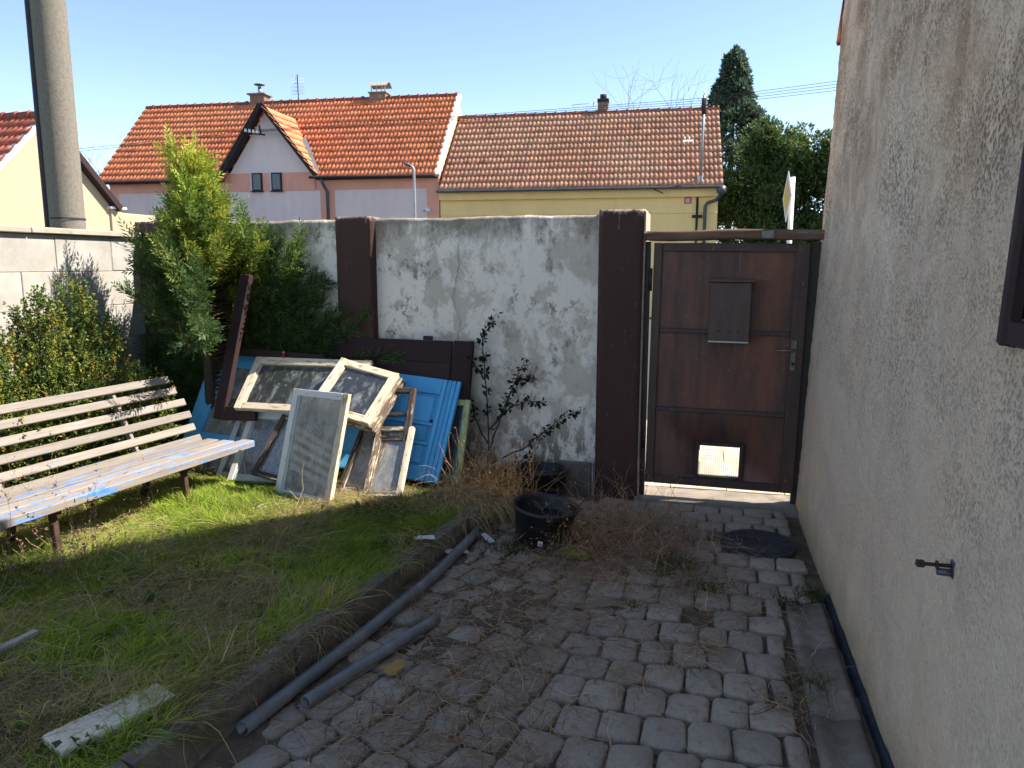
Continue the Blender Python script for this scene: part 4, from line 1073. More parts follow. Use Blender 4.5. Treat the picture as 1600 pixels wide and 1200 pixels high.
for dx in (-.25, -.05, .15, .27): plank('cap_leg', (dx, -.2, .3), (dx, -.2, .55), .03, .03, MAT['steel'], c, (0, 1, 0), 0)
A = Acc(); k = np.linspace(-.5, .5, 12); V_ = np.concatenate([np.column_stack([np.full(12, x), k * .6, .52 + .16 * np.cos(k * math.pi)]) for x in (-.38, .38)]); j = np.arange(11)
link('rain_hood', np_mesh('rain_hood', V_, np.stack([j, j + 1, 13 + j, 12 + j], -1), smooth=True), MAT['rawplaster'], c)
tvr = empty('television_aerial', (HO[0] + math.cos(HR) * -6.3 - math.sin(HR) * 3.2, HO[1] + math.sin(HR) * -6.3 + math.cos(HR) * 3.2, 7.5), HR); tag(tvr, 'tall grid television aerial on the ridge of the pink house', 'aerial')
tube('mast', [(0, 0, 0), (-.01, 0, 1.18)], .018, MAT['wire'], tvr, 6)
A = Acc()
for k in range(9):
    V_, q_, t_ = tube_data([(-.26 + k * .062, 0, .45), (-.26 + k * .062, 0, 1.12)], .0035, 4); A.add(V_, q_, t_)
for k in range(6):
    V_, q_, t_ = tube_data([(-.26, 0, .48 + k * .125), (.24, 0, .48 + k * .125)], .0035, 4); A.add(V_, q_, t_)
link('reflector_grid', A.mesh('reflector_grid'), MAT['steel'], tvr)['kind'] = 'stuff'
for k in range(4): tube('dipole', [(-.06, -.12, .55 + k * .15), (.05, -.12, .55 + k * .15)], .008, MAT['wire'], tvr, 5)
ib = empty('insulator_bracket', (HO[0] + math.cos(HR) * -6.55, HO[1] + math.sin(HR) * -6.55 - .1, 6.05), HR); tag(ib, 'bracket with pale insulators on the front gable of the pink house', 'bracket')
plank('bracket_arm', (-.15, 0, .0), (.55, 0, -.1), .05, .05, MAT['wire'], ib, (0, 0, 1), 0)
plank('bracket_arm', (.42, 0, -.1), (.36, 0, .22), .04, .04, MAT['wire'], ib, (0, 1, 0), 0)
for k in range(4): link('insulator', lathe_mesh('insulator', [(0, 0), (.04, 0), (.055, .03), (.035, .06), (.045, .09), (0, .12)], 10), MAT['signwhite'], ib, loc=(-.1 + k * .14, -.08, .0 - .02 * k))
sp = empty('wall_lamp', (HO[0] + math.cos(HR) * -.35 - math.sin(HR) * .2, HO[1] + math.sin(HR) * -.35 + math.cos(HR) * .2, 3.4), HR); tag(sp, 'small white round lamp at the right corner of the pink house', 'lamp')
V_, q_, t_ = tube_data([(0, 0, 0), (0, -.03, 0), (0, -.16, 0), (0, -.18, 0)], [.02, .075, .075, .05], 12); link('lamp_head', np_mesh('lamp_head', V_, q_, t_, smooth=True), MAT['signwhite'], sp)
plank('lamp_arm', (-.2, -.06, -.03), (.0, -.06, -.03), .02, .02, MAT['wire'], sp, (0, 0, 1), 0)

# yellow house
yh = house_root('yellow_house', 'pale yellow rendered house with faded brown pantile roof')
EZy = 4.02
hb('wall', (.02, .30, -.1), (9.05, 6.0, EZy + .2), MAT['yellow'], yh)
hb('cornice', (.02, .12, EZy - .32), (9.06, .298, EZy - .04), MAT['yellow'], yh, .02)
hb('string_course', (.03, .27, 3.20), (9.05, .299, 3.23), MAT['yellow'], yh, .008)
sl = math.hypot(3.0, 2.80)
rt_ = sloped('roof_tiles', tile_field('roof_tiles', 9.10, sl, None, (.46, .225, .14), var=.08, hue=.03, dusty=((.52, .30, .195), .6)), MAT['tile'], (.06, -.05, EZy), (1, 0, 0), (0, 3.0 / sl, 2.80 / sl), yh); rt_['kind'] = 'stuff'
V_ = np.array([(.06, .02, EZy - .02), (9.14, .02, EZy - .02), (9.14, 2.97, EZy + 2.74), (.06, 2.97, EZy + 2.74), (.06, 5.95, EZy - .02), (9.14, 5.95, EZy - .02)])
link('roof_boards', np_mesh('roof_boards', V_, np.array([[0, 1, 2, 3], [3, 2, 5, 4]]), np.array([[1, 5, 2], [0, 3, 4]])), MAT['darktrim'], yh)
ridge_row(.0, 9.16, 2.97, EZy + 2.80, yh, (.36, .15, .11))
plank('gutter', (.0, -.12, EZy - .05), (9.2, -.12, EZy - .05), .12, .09, MAT['gutter'], yh, (0, 0, 1), .03)
tube('downpipe', [(9.10, -.12, EZy - .08), (9.08, -.11, 3.72), (8.98, .0, 3.58), (8.72, .16, 3.50), (8.66, .2, 3.40), (8.66, .2, .2)], .055, MAT['gutter'], yh, 10)
V_, q_, t_ = tube_data([(9.10, -.12, EZy - .05), (9.10, -.12, EZy - .20), (9.10, -.12, EZy - .32)], [.15, .14, .055], 8); link('rain_hopper', np_mesh('rain_hopper', V_, q_, t_), MAT['gutter'], yh)
tube('cable_duct', [(8.42, .27, 3.7), (8.42, .27, .2)], .035, MAT['brownboard'], yh, 8)
plank('duct_clamp', (8.27, .26, 3.1), (8.58, .26, 3.1), .09, .06, MAT['brownboard'], yh, (0, 1, 0), .005)
plank('snow_bracket', (6.9, -.14, EZy - .02), (7.35, -.02, EZy - .22), .03, .03, MAT['brownboard'], yh, (0, 0, 1), 0)
nb = empty('house_number_sign', (HO[0] + math.cos(HR) * 8.13 - math.sin(HR) * .29, HO[1] + math.sin(HR) * 8.13 + math.cos(HR) * .29, 3.60), HR); tag(nb, 'small red and white house number plate on the yellow house', 'sign')
link('plate', box_mesh(.22, .015, .20, .003, name='plate'), MAT['signred'], nb)
link('white_field', box_mesh(.13, .006, .13, 0, name='white_field'), MAT['signwhite'], nb, loc=(0, -.009, 0))
def seg7(ch, x0, parent):
    on = {'3': 'abgcd', '8': 'abcdefg'}[ch]; w, h = .035, .045
    P = {'a': ((0, h), (w, h)), 'g': ((0, 0), (w, 0)), 'd': ((0, -h), (w, -h)), 'b': ((w, h), (w, 0)), 'c': ((w, 0), (w, -h)), 'f': ((0, h), (0, 0)), 'e': ((0, 0), (0, -h))}
    d_ = empty('digit'); d_.parent = parent; d_.location = (x0, -.0135, 0)
    for k in on:
        (a, b), (c_, d2) = P[k]; plank('stroke', (a, 0, b), (c_ + .0001, 0, d2), .014, .003, MAT['signred'], d_, (0, -1, 0), 0)
seg7('3', -.05, nb); seg7('8', .015, nb)
c = chimney(yh, 5.22, 3.1, 6.6, 7.30, .36, .36); link('cap', box_mesh(.40, .40, .12, .01, name='cap'), MAT['darktrim'], c, loc=(0, 0, .32))
V_, q_, t_ = tube_data([(0, 0, .36), (0, 0, .54)], .12, 10); link('flue', np_mesh('flue', V_, q_, t_, smooth=True), MAT['darktrim'], c)
tube('aerial_arm', [(4.1, 3.1, 7.18), (4.9, 3.1, 7.22)], .01, MAT['steel'], yh, 5)
tube('aerial_arm', [(4.85, 3.1, 7.1), (4.92, 3.1, 7.34)], .012, MAT['steel'], yh, 5)
ms = empty('roof_mast', (HO[0] + math.cos(HR) * 8.48, HO[1] + math.sin(HR) * 8.48, 4.0), HR); tag(ms, 'rusty service mast standing on the eave of the yellow house', 'mast')
tube('mast_tube', [(0, .05, .08), (.02, .05, 2.72)], [.045, .038], MAT['steel'], ms, 8)
tube('mast_top', [(.02, .05, 2.15), (.02, .05, 2.62)], [.07, .075], MAT['rust'], ms, 8)
tube('mast_tip', [(.02, .05, 2.62), (.02, .05, 2.86)], .015, MAT['steel'], ms, 6)
plank('mast_foot', (-.02, .06, .0), (-.02, .06, .32), .16, .10, MAT['whiteflash'], ms, (0, -1, 0), .01)
rp = link('roof_hatch', box_mesh(.34, .28, .05, .004, name='roof_hatch'), MAT['whiteflash'], yh, loc=(8.12, 1.66, 5.66), rot=(math.atan2(2.8, 3), 0, 0))

# cream house at the left
ch = empty('cream_house', (-15, 14.5, 0)); tag(ch, 'sunlit cream gable house with dark red tiled roof at the left', 'house')
GXc = -14.0; apY, apZ = 13.93, 4.72; eN, eF, eZ = 11.95, 15.75, 2.98      # near eave, far eave
eNz = apZ - (apY - eN) * (apZ - 3.05) / (15.72 - apY) ; eFz = 3.05
W_ = 9.0
V_ = np.array([(GXc, eN, -.1), (GXc, eF - .1, -.1), (GXc, eF - .1, eFz), (GXc, apY, apZ - .08), (GXc, eN, eNz - .08)])
V_ = np.concatenate([V_, V_ - np.array([W_, 0, 0])])
bm = bmesh.new(); vs = [bm.verts.new(v) for v in V_]; bm.faces.new(vs[:5]); bm.faces.new(vs[5:][::-1])
for k in range(5): bm.faces.new((vs[k], vs[5 + k], vs[5 + (k + 1) % 5], vs[(k + 1) % 5]))
bmesh.ops.recalc_face_normals(bm, faces=bm.faces); me = bpy.data.meshes.new('gable_wall'); bm.to_mesh(me); bm.free()
adopt(link('gable_wall', me, MAT['creamhouse']), ch)
up_n = Vector((0, apY - eN, apZ - eNz)); Ln = up_n.length + .3
o = link('roof_tiles', tile_field('roof_tiles', W_, Ln, None, (.42, .12, .075), var=.12), MAT['tile'], None, mw=frame_mat((GXc - W_ + .12, eN - .2, eNz - .2 * up_n.z / up_n.y), (1, 0, 0), tuple(up_n))); o['kind'] = 'stuff'; adopt(o, ch)
adopt(plank('verge_board', (GXc + .05, eN - .2, eNz - .2), (GXc + .05, apY, apZ - .02), .12, .16, MAT['whiteflash'], None, (1, 0, 0), 0), ch)
adopt(plank('roof_edge', (GXc + .08, eF + .10, eFz - .12), (GXc + .08, apY, apZ + .03), .14, .22, MAT['brownboard'], None, (1, 0, 0), 0), ch)
adopt(link('far_slope', np_mesh('far_slope', np.array([(GXc + .1, apY, apZ), (GXc - W_, apY, apZ), (GXc - W_, eF + .1, eFz - .06), (GXc + .1, eF + .1, eFz - .06)]), np.array([[0, 1, 2, 3]])), MAT['brownboard']), ch)
A = Acc(); x = GXc - W_
while x < GXc + .1:
    V_, q_, t_ = tube_data([(x, apY, apZ + .05), (x + .3, apY, apZ + .06), (x + .34, apY, apZ + .07)], [.09, .10, .11], 8); A.add(V_, q_, t_, np.array((.26, .07, .05)) * (1 + rng.normal(0, .1))); x += .35
o = link('ridge_tiles', A.mesh('ridge_tiles'), MAT['tile']); o['kind'] = 'stuff'; adopt(o, ch)
adopt(abox('corner_pier', (GXc - .3, eF - .1, -.1), (GXc + .06, eF + .28, 2.92), MAT['creamhouse'], None, .01), ch)
adopt(abox('pier_cap', (GXc - .4, eF - .16, 2.922), (GXc + .12, eF + .36, 2.98), MAT['signwhite'], None, .01), ch)
adopt(abox('boundary_wall', (GXc - .3, eF + .29, -.1), (GXc - .1, eF + 1.6, 2.86), MAT['creamhouse'], None, .01), ch)

# concrete pole behind the block wall
PB = np.array([-6.06, 6.22])
pl_ = empty('utility_pole', (PB[0], PB[1], -.1)); tag(pl_, 'thick concrete utility pole with dark conduit behind the block wall', 'pole')
link('shaft', lathe_mesh('shaft', [(.160, 0), (.154, 3.0), (.145, 6.0), (.138, 9.0), (0, 9.0)], 36), MAT['polecon'], pl_)
V_, q_, t_ = tube_data([(-.118, -.112, 0), (-.115, -.108, 3), (-.108, -.10, 6), (-.10, -.095, 8.6)], .034, 10); link('conduit', np_mesh('conduit', V_, q_, t_, smooth=True), MAT['conduit'], pl_)
for z in (2.13, 4.6, 6.8):
    V_, q_, t_ = tube_data([(0, 0, z), (0, 0, z + .014)], .1635, 36, False); link('strap', np_mesh('strap', V_, q_, smooth=True), MAT['conduit'], pl_)

# street lamp, traffic sign
sl_ = empty('street_lamp', (-7.18, 18.3, -.1)); tag(sl_, 'slim street lamp with a cobra head in front of the pink house', 'street lamp')
tube('lamp_post', [(0, 0, 0), (-.02, .02, 2.6), (-.03, .03, 4.0), (-.05, .02, 4.10), (-.12, .0, 4.15)], [.045, .038, .032, .03, .028], MAT['steel'], sl_, 10)
plank('lamp_head', (-.08, .0, 4.13), (-.27, -.05, 4.20), .11, .07, MAT['gutter'], sl_, (0, 0, 1), .03)
sg = empty('traffic_sign', (.945, 9.72, -.1)); tag(sg, 'white and yellow diamond traffic sign seen edge on beyond the gate', 'sign')
tube('sign_post', [(0, 0, 0), (.0, .02, 2.72)], .030, MAT['signwhite'], sg, 10)
ang = 1.52
e_ = empty('sign_plate'); e_.parent = sg; e_.location = (-.055, -.03, 2.49); e_.rotation_euler = (0, 0, R(-86))
plank('plate', (-.15, 0, -.15), (.15, 0, .15), .424, .008, MAT['signwhite'], e_, (0, -1, 0), .01)
plank('yellow_field', (-.105, -.0065, -.105), (.105, -.0065, .105), .297, .004, MAT['signyellow'], e_, (0, -1, 0), .006)

# overhead wires
def hw(x, y, z): return np.array([HO[0] + math.cos(HR) * x - math.sin(HR) * y, HO[1] + math.sin(HR) * x + math.cos(HR) * y, z])
def wire(label, a, b, sag):
    t = np.linspace(0, 1, 14); P = a[None] * (1 - t[:, None]) + b[None] * t[:, None]; P[:, 2] -= sag * 4 * t * (1 - t)
    o = tube('overhead_wire', P, .007, MAT['wire'], None, 5); tag(o, label, 'wire', 'overhead wires'); return o
nm = ['topmost', 'second', 'third', 'lowest']
for k in range(4):
    wire('%s of the four wires from the pink house gable to the roof mast' % nm[k], hw(-6.5 + .14 * k, -.18, 6.1 - .02 * k), hw(8.49, .0, 6.62 - .07 * k), .02)
    wire('%s of the four wires running right from the roof mast' % nm[k], hw(8.49, .0, 6.62 - .07 * k), np.array([14.0, 24.0, 7.75 - .13 * k]), .08)
for k in range(2):
    wire('%s of the two wires left of the pink house gable' % ('upper', 'lower')[k], hw(-6.6, -.18, 6.1 - .03 * k), np.array([-24.0, 21.5, 5.25 - .12 * k]), .05)

# ------------------------------------------------------------------ trees and hedges beyond the street
def leaf_cloud(n, centers, radii, size, base, var, shell=.6, up=.3, hue=.1, aspect=.5):
    c = rng.integers(0, len(centers), n); C_ = np.asarray(centers, float)[c]; Rr = np.asarray(radii, float)[c]
    d = unit(rng.normal(0, 1, (n, 3))); rad = shell + (1 - shell) * rng.random(n) ** .5
    p = C_ + d * Rr * rad[:, None]
    dv = unit(d * .8 + rng.normal(0, .6, (n, 3)) + np.array([0, 0, up])); s = size * (.6 + .8 * rng.random(n))
    col = np.asarray(base)[None] * (1 + rng.normal(0, var, (n, 1))) * (1 + rng.normal(0, hue, (n, 3)))
    return leaves(p, dv, rng.normal(0, 1, (n, 3)), s, s * aspect, np.clip(col, .004, .6))

ft = empty('tall_conifer', (.9, 38.0, 0)); tag(ft, 'tall dark conifer rising behind the yellow house', 'tree')
tube('trunk', [(0, 0, 0), (0, 0, 6), (.0, 0, 11)], [.22, .13, .03], MAT['bark'], ft, 8)
cs = []; rs = []
for k in range(260):
    z = 2.5 + (rng.random() ** .75) * 8.6; rr = 3.3 * (1 - (z - 2.0) / 9.6) ** .98 + .05; a = rng.random() * 6.283; q_ = rr * (.35 + .65 * rng.random() ** .6)
    cs.append((q_ * math.cos(a), q_ * math.sin(a), z - .15 * q_)); s = .18 + .26 * rr * rng.random(); rs.append((s, s, s * .9))
cs += [(0, 0, 11.0), (.03, 0, 11.25), (-.08, 0, 10.7)]; rs += [(.12, .12, .25), (.06, .06, .2), (.2, .2, .3)]
V_, Q_, T_2, C_2 = leaf_cloud(52000, cs, rs, .17, (.075, .115, .075), .35, .25, .3)
link('crown', np_mesh('crown', V_, None, T_2, C_2), MAT['leaf'], ft)
hg = empty('clipped_hedge', (4.5, 27.2, 0)); tag(hg, 'large dark green evergreen hedge to the right of the yellow house', 'hedge')
cs = []; rs = []
for k in range(330):
    x = -4.1 + 9.6 * rng.random(); yq = -.9 + 2.0 * rng.random()
    top = 6.0 + .25 * math.sin(x * 1.7) - .9 * max(0, -2.6 - x) ** 1.3
    z = .6 + (top - .8) * rng.random() ** .8; cs.append((x, yq - .4 * (1 - z / 6), z)); s = .3 + .35 * rng.random(); rs.append((s, s, s))
V_, Q_, T_2, C_2 = leaf_cloud(150000, cs, rs, .115, (.085, .13, .036), .4, .45, .5)
link('foliage', np_mesh('foliage', V_, None, T_2, C_2), MAT['leaf'], hg)
bm = bmesh.new(); bmesh.ops.create_icosphere(bm, subdivisions=1, radius=1); ico_v = np.array([v.co[:] for v in bm.verts]); ico_t = np.array([[v.index for v in f.verts] for f in bm.faces]); bm.free()
A = Acc()
for c_, r_ in zip(cs, rs): A.add(np.array(c_) + ico_v * np.array(r_) * .5, None, ico_t, (.045, .07, .02))  # added opaque core blobs, darker than the leaves, standing in for inner shade
link('dark_core', A.mesh('dark_core'), MAT['leaf'], hg)['kind'] = 'stuff'
for x in (-2.5, 0, 2.5): tube('trunk', [(x, 0, -.1), (x, 0, 3.5)], [.12, .05], MAT['bark'], hg, 6)

def bare_tree(label, loc, h, spread, seed, kids=4, rad=.16):
    r = np.random.default_rng(seed); A = Acc()
    def grow(p, d, L, rd, lev):
        n = 4; P = [p]
        for k in range(n):
            d = unit(d + r.normal(0, .14, 3) + np.array([0, 0, .05])); P.append(P[-1] + d * L / n)
        V, q, t = tube_data(P, np.linspace(rd, rd * .55, n + 1), 5 if lev < 2 else 3, False); A.add(V, q, None, (.16, .13, .11))
        if lev >= 5: return
        for k in range(kids if lev else 5):
            dd = unit(d + r.normal(0, .55 * spread, 3)); grow(P[-1 - (k % 2)], dd, L * (.60 + .2 * r.random()), rd * .5, lev + 1)
    e = empty('bare_tree', loc); tag(e, label, 'tree')
    grow(np.array([0, 0, 0.]), np.array([0, 0, 1.]), h * .42, rad * .6, 1)
    link('branches', A.mesh('branches'), MAT['dry'], e); return e
bare_tree('leafless tree behind the ridge of the yellow house', (-2.9, 43.5, 0), 11.3, 1.0, 5)
bare_tree('second leafless tree just left of the tall conifer', (-.6, 44.5, 0), 10.6, .9, 9)
bare_tree('leafless tree between the utility pole and the pink house', (-35.0, 39.2, 0), 9.6, 1.0, 12)

# ------------------------------------------------------------------ young conifer in the corner
def conifer():
    base = np.array([-3.52, 4.78, .12]); H = 2.26
    e = empty('corner_conifer', tuple(base)); tag(e, 'young feathery conifer with yellow green tips in the corner of the walls', 'tree')
    A = Acc(); r = rng
    PB_, PD, PC = [], [], []
    def limb(z0, az, el, L, upc, col):
        n = 9; p = np.array([0.02 * math.cos(az), .02 * math.sin(az), z0]); d = np.array([math.cos(az) * math.cos(el), math.sin(az) * math.cos(el), math.sin(el)])
        P = [p]
        for k in range(n):
            d = unit(d + np.array([0, 0, upc]) + r.normal(0, .07, 3)); q = P[-1] + d * L / n
            ymax = .33 if q[2] + .12 < 1.93 else 1.0
            if q[2] + .12 < 1.5 and q[0] + base[0] > -.73 * (q[1] + base[1]): q[1] = max(q[1], 5.02 - base[1] + r.normal(0, .012))
            elif q[2] + .12 < 1.02 and q[0] + base[0] > -.84 * (q[1] + base[1]): q[1] = max(q[1], 5.02 - base[1] + r.normal(0, .012))
            elif q[2] < 1.05: q[1] = max(q[1], -.42)
            q[1] = min(q[1], ymax + r.normal(0, .02)); q[0] = max(q[0], -.62 if q[2] + .12 < 1.8 else -1.2); P.append(q)
        P = np.array(P); V, qd, t = tube_data(P, np.linspace(.008, .002, n + 1), 4, False); A.add(V, qd, None, (.10, .065, .04))
        m = int(38 * L) + 8
        for k in range(m):
            t_ = .12 + .88 * (k + r.random()) / m; f = t_ * n; i0 = min(int(f), n - 1); q = P[i0] + (P[i0 + 1] - P[i0]) * (f - i0); dd = unit(P[i0 + 1] - P[i0])
            side = unit(np.cross(dd, r.normal(0, 1, 3))); PB_.append(q); PD.append(unit(dd * .75 + side * (.85 - .35 * t_))); PC.append(col)
        PB_.append(P[-1]); PD.append(unit(P[-1] - P[-2])); PC.append(col)
    V, qd, t = tube_data([(0, 0, -.15), (.0, 0, .7), (-.02, -.01, 1.5), (-.05, -.02, H - .1)], [.045, .035, .02, .004], 8); link('trunk', np_mesh('trunk', V, qd, t, smooth=True), MAT['bark'], e)
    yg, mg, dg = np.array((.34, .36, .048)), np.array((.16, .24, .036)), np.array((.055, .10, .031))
    for k in range(320):
        f = ((k + r.random()) / 320) ** 1.15; z = .10 + (H - .25) * f
        az = k * 2.399 + r.normal(0, .3)
        L = (1.22 * (1 - f) ** 1.3 + .08) * (.65 + .55 * r.random())
        el = (.35 + .85 * f + r.normal(0, .12))
        dx = math.cos(az); dy = math.sin(az)
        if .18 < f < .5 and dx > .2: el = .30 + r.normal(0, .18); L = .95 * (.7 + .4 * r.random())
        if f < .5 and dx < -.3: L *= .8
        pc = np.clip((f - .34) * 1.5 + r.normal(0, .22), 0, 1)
        if dx > .35 and f < .45: pc *= .15  # low right limbs coloured darker, standing in for the wall's shade
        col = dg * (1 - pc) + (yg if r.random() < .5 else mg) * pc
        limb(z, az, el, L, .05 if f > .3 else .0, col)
    for (dx, dz, L) in ((.0, 1.2, .95), (-.10, .95, .95), (.12, .9, .9), (-.16, .55, .85), (.16, .5, .85), (.03, .8, 1.05), (.0, 1.4, .85), (.0, 1.6, .8), (.02, 1.65, .85)):  # upright leaders
        for j in range(2): limb(dz + r.normal(0, .06), math.atan2(-.25 + r.normal(0, .2), dx * 3 + r.normal(0, .12)), 1.18 + r.normal(0, .08), L * .85 * (.85 + .2 * r.random()), .10, yg * (.85 + .3 * r.random()) if r.random() < .7 else mg)
    PBn = np.array(PB_); PDn = unit(np.array(PD)); PCn = np.array(PC); N = len(PBn)
    # every spray: rachis with side leaflets in a plane
    nrm = unit(np.cross(PDn, r.normal(0, 1, (N, 3)))); side = np.cross(PDn, nrm); SL = .115 * (.6 + .8 * r.random(N))
    for k in range(11):
        t_ = k / 10; sg_ = 1 if k % 2 else -1
        pos = PBn + PDn * (SL * t_ * .95)[:, None]
        dv = unit(PDn * .8 + side * sg_ * (.75 if k < 10 else 0) + r.normal(0, .12, (N, 3)))
        ll = SL * (.52 - .25 * t_); col = PCn * (1 + r.normal(0, .16, (N, 1))) * (1 + r.normal(0, .05, (N, 3))) * (1 + .35 * t_)
        V, Q, T, C = leaves(pos, dv, nrm + r.normal(0, .25, (N, 3)), ll, np.full(N, .0115), np.clip(col, .006, .6), .1); A.add(V, None, T, C)
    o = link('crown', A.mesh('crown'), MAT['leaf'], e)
    return e
conifer()

def boxwood():
    e = empty('boxwood_bush', (-3.98, 3.75, .12)); tag(e, 'small leaved boxwood bush growing along the block wall behind the bench', 'bush')
    lobes = [(-.05, -.52, .62, .26, .34, .52), (-.08, -.20, .60, .24, .24, .50), (-.02, .06, .74, .20, .17, .58), (-.04, .36, .80, .18, .15, .62), (.08, .20, .52, .24, .25, .44), (-.05, .58, .62, .22, .20, .50), (.22, .62, .42, .22, .22, .36),
             (.14, -.42, .40, .25, .3, .36), (.16, -.05, .38, .26, .25, .34), (.26, .36, .36, .24, .22, .32), (-.12, -.85, .50, .22, .3, .46), (.05, .04, 1.1, .08, .07, .22), (.02, .38, 1.16, .08, .07, .22), (-.1, -.02, 1.05, .06, .06, .2), (.1, .5, 1.0, .06, .06, .18), (-.1, -.45, .98, .07, .08, .16), (.0, -.25, .95, .07, .07, .18)]
    A = Acc(); wts = np.array([l[3] * l[5] for l in lobes]); wts /= wts.sum()
    for l, w in zip(lobes, wts):
        n = int(90000 * w); c = np.array(l[:3]); rr = np.array(l[3:])
        # twigs: clusters of leaves around short shoots
        ns_ = max(6, n // 16); d = unit(r_ := rng.normal(0, 1, (ns_, 3))); rad = .35 + .7 * rng.random(ns_) ** .6
        tip = c + d * rr * rad[:, None]; td = unit(d * .6 + np.array([0, 0, .75]) + rng.normal(0, .3, (ns_, 3)))
        tint = np.where(rng.random((ns_, 1)) < .16, np.array([[.28, .23, .04]]), np.where(rng.random((ns_, 1)) < .35, np.array([[.19, .24, .045]]), np.array([[.085, .135, .032]])))
        for k in range(16):
            t_ = rng.random(ns_); pos = tip + td * ((t_ - .6) * .10)[:, None]
            dv = unit(td * .5 + rng.normal(0, .8, (ns_, 3))); s = .019 * (.7 + .6 * rng.random(ns_))
            V, Q, T, C = leaves(pos, dv, rng.normal(0, 1, (ns_, 3)) + np.array([0, 0, .6]), s, s * .62, np.clip(tint * (1 + rng.normal(0, .2, (ns_, 1))), .006, .5), .12); A.add(V, None, T, C)
    V = None
    link('foliage', A.mesh('foliage'), MAT['leaf'], e)
    B = Acc()
    for k in range(40):
        a = rng.random() * 6.28; rr = .5 * rng.random(); P = [(.1 * math.cos(a) * rr, -.1 + .4 * (rng.random() - .5), -.1)]; l = lobes[rng.integers(len(lobes))]; P.append(((l[0]) * .6, l[1] * .7, .35)); P.append((l[0], l[1], l[2] + l[5] * .7))
        V, q, t = tube_data(P, [.012, .008, .002], 5, False); B.add(V, q, None, (.09, .07, .05))
    link('stems', B.mesh('stems'), MAT['dry'], e)
boxwood()

def wall_shrub():
    e = empty('privet_shrub', (-1.46, 5.02, .1)); tag(e, 'thin young shrub with dark leaves growing against the whitewashed wall', 'shrub')
    A = Acc(); B = Acc(); r = np.random.default_rng(17)
    stems = [[(0, 0, -.05), (.01, .02, .3), (-.03, .05, .7), (-.05, .06, 1.0), (.06, .06, 1.17)], [(0.01, 0, .2), (.1, .0, .45), (.16, .03, .62), (.27, .05, .86)], [(0, 0, .25), (-.08, -.02, .42), (-.12, .0, .55), (-.19, .02, .58)],
             [(.02, 0, .1), (.25, -.03, .22), (.42, -.02, .36), (.52, .0, .45), (.66, .03, .52)], [(.02, .0, .35), (.15, .02, .5), (.28, .03, .56), (.4, .05, .55)], [(-.03, .03, .7), (-.12, .05, .82), (-.13, .05, .84)], [(0, 0, .05), (.2, -.06, .12), (.36, -.05, .2)], [(0.1, 0, .45), (.2, .03, .7), (.34, .05, .72)], [(0, 0, 0), (-.14, -.04, .2), (-.15, -.04, .33)]]
    for st_ in stems:
        st_ = np.array(st_); k = np.linspace(0, len(st_) - 1, 16); P = np.column_stack([np.interp(k, np.arange(len(st_)), st_[:, a]) for a in range(3)]) + r.normal(0, .004, (16, 3))
        V, q, t = tube_data(P, np.linspace(.007, .0018, 16), 5, False); B.add(V, q, None, (.07, .05, .04))
        Ls = np.linalg.norm(np.diff(P, axis=0), axis=1).sum(); n = int(Ls * 110); t_ = .18 + .82 * r.random(n); t_ = .18 + .82 * np.round(t_ * 9 + r.normal(0, .18, n)) / 9; t_ = np.clip(t_, 0, 1) * 15
        i0 = np.minimum(t_.astype(int), 14); pos = P[i0] + (P[i0 + 1] - P[i0]) * (t_ - i0)[:, None]
        dv = unit(r.normal(0, 1, (n, 3)) + np.array([0, -.3, -.35])); s = .040 * (.6 + .7 * r.random(n)); pos += dv * .012
        col = np.clip(np.array((.028, .034, .018)) * (1 + r.normal(0, .3, (n, 1))), .006, .2)
        V, Q, T, C = leaves(pos, dv, r.normal(0, 1, (n, 3)), s, s * .5, col, .25); A.add(V, None, T, C)
    link('stems', B.mesh('stems'), MAT['dry'], e); link('leaves', A.mesh('leaves'), MAT['leaf'], e)
wall_shrub()

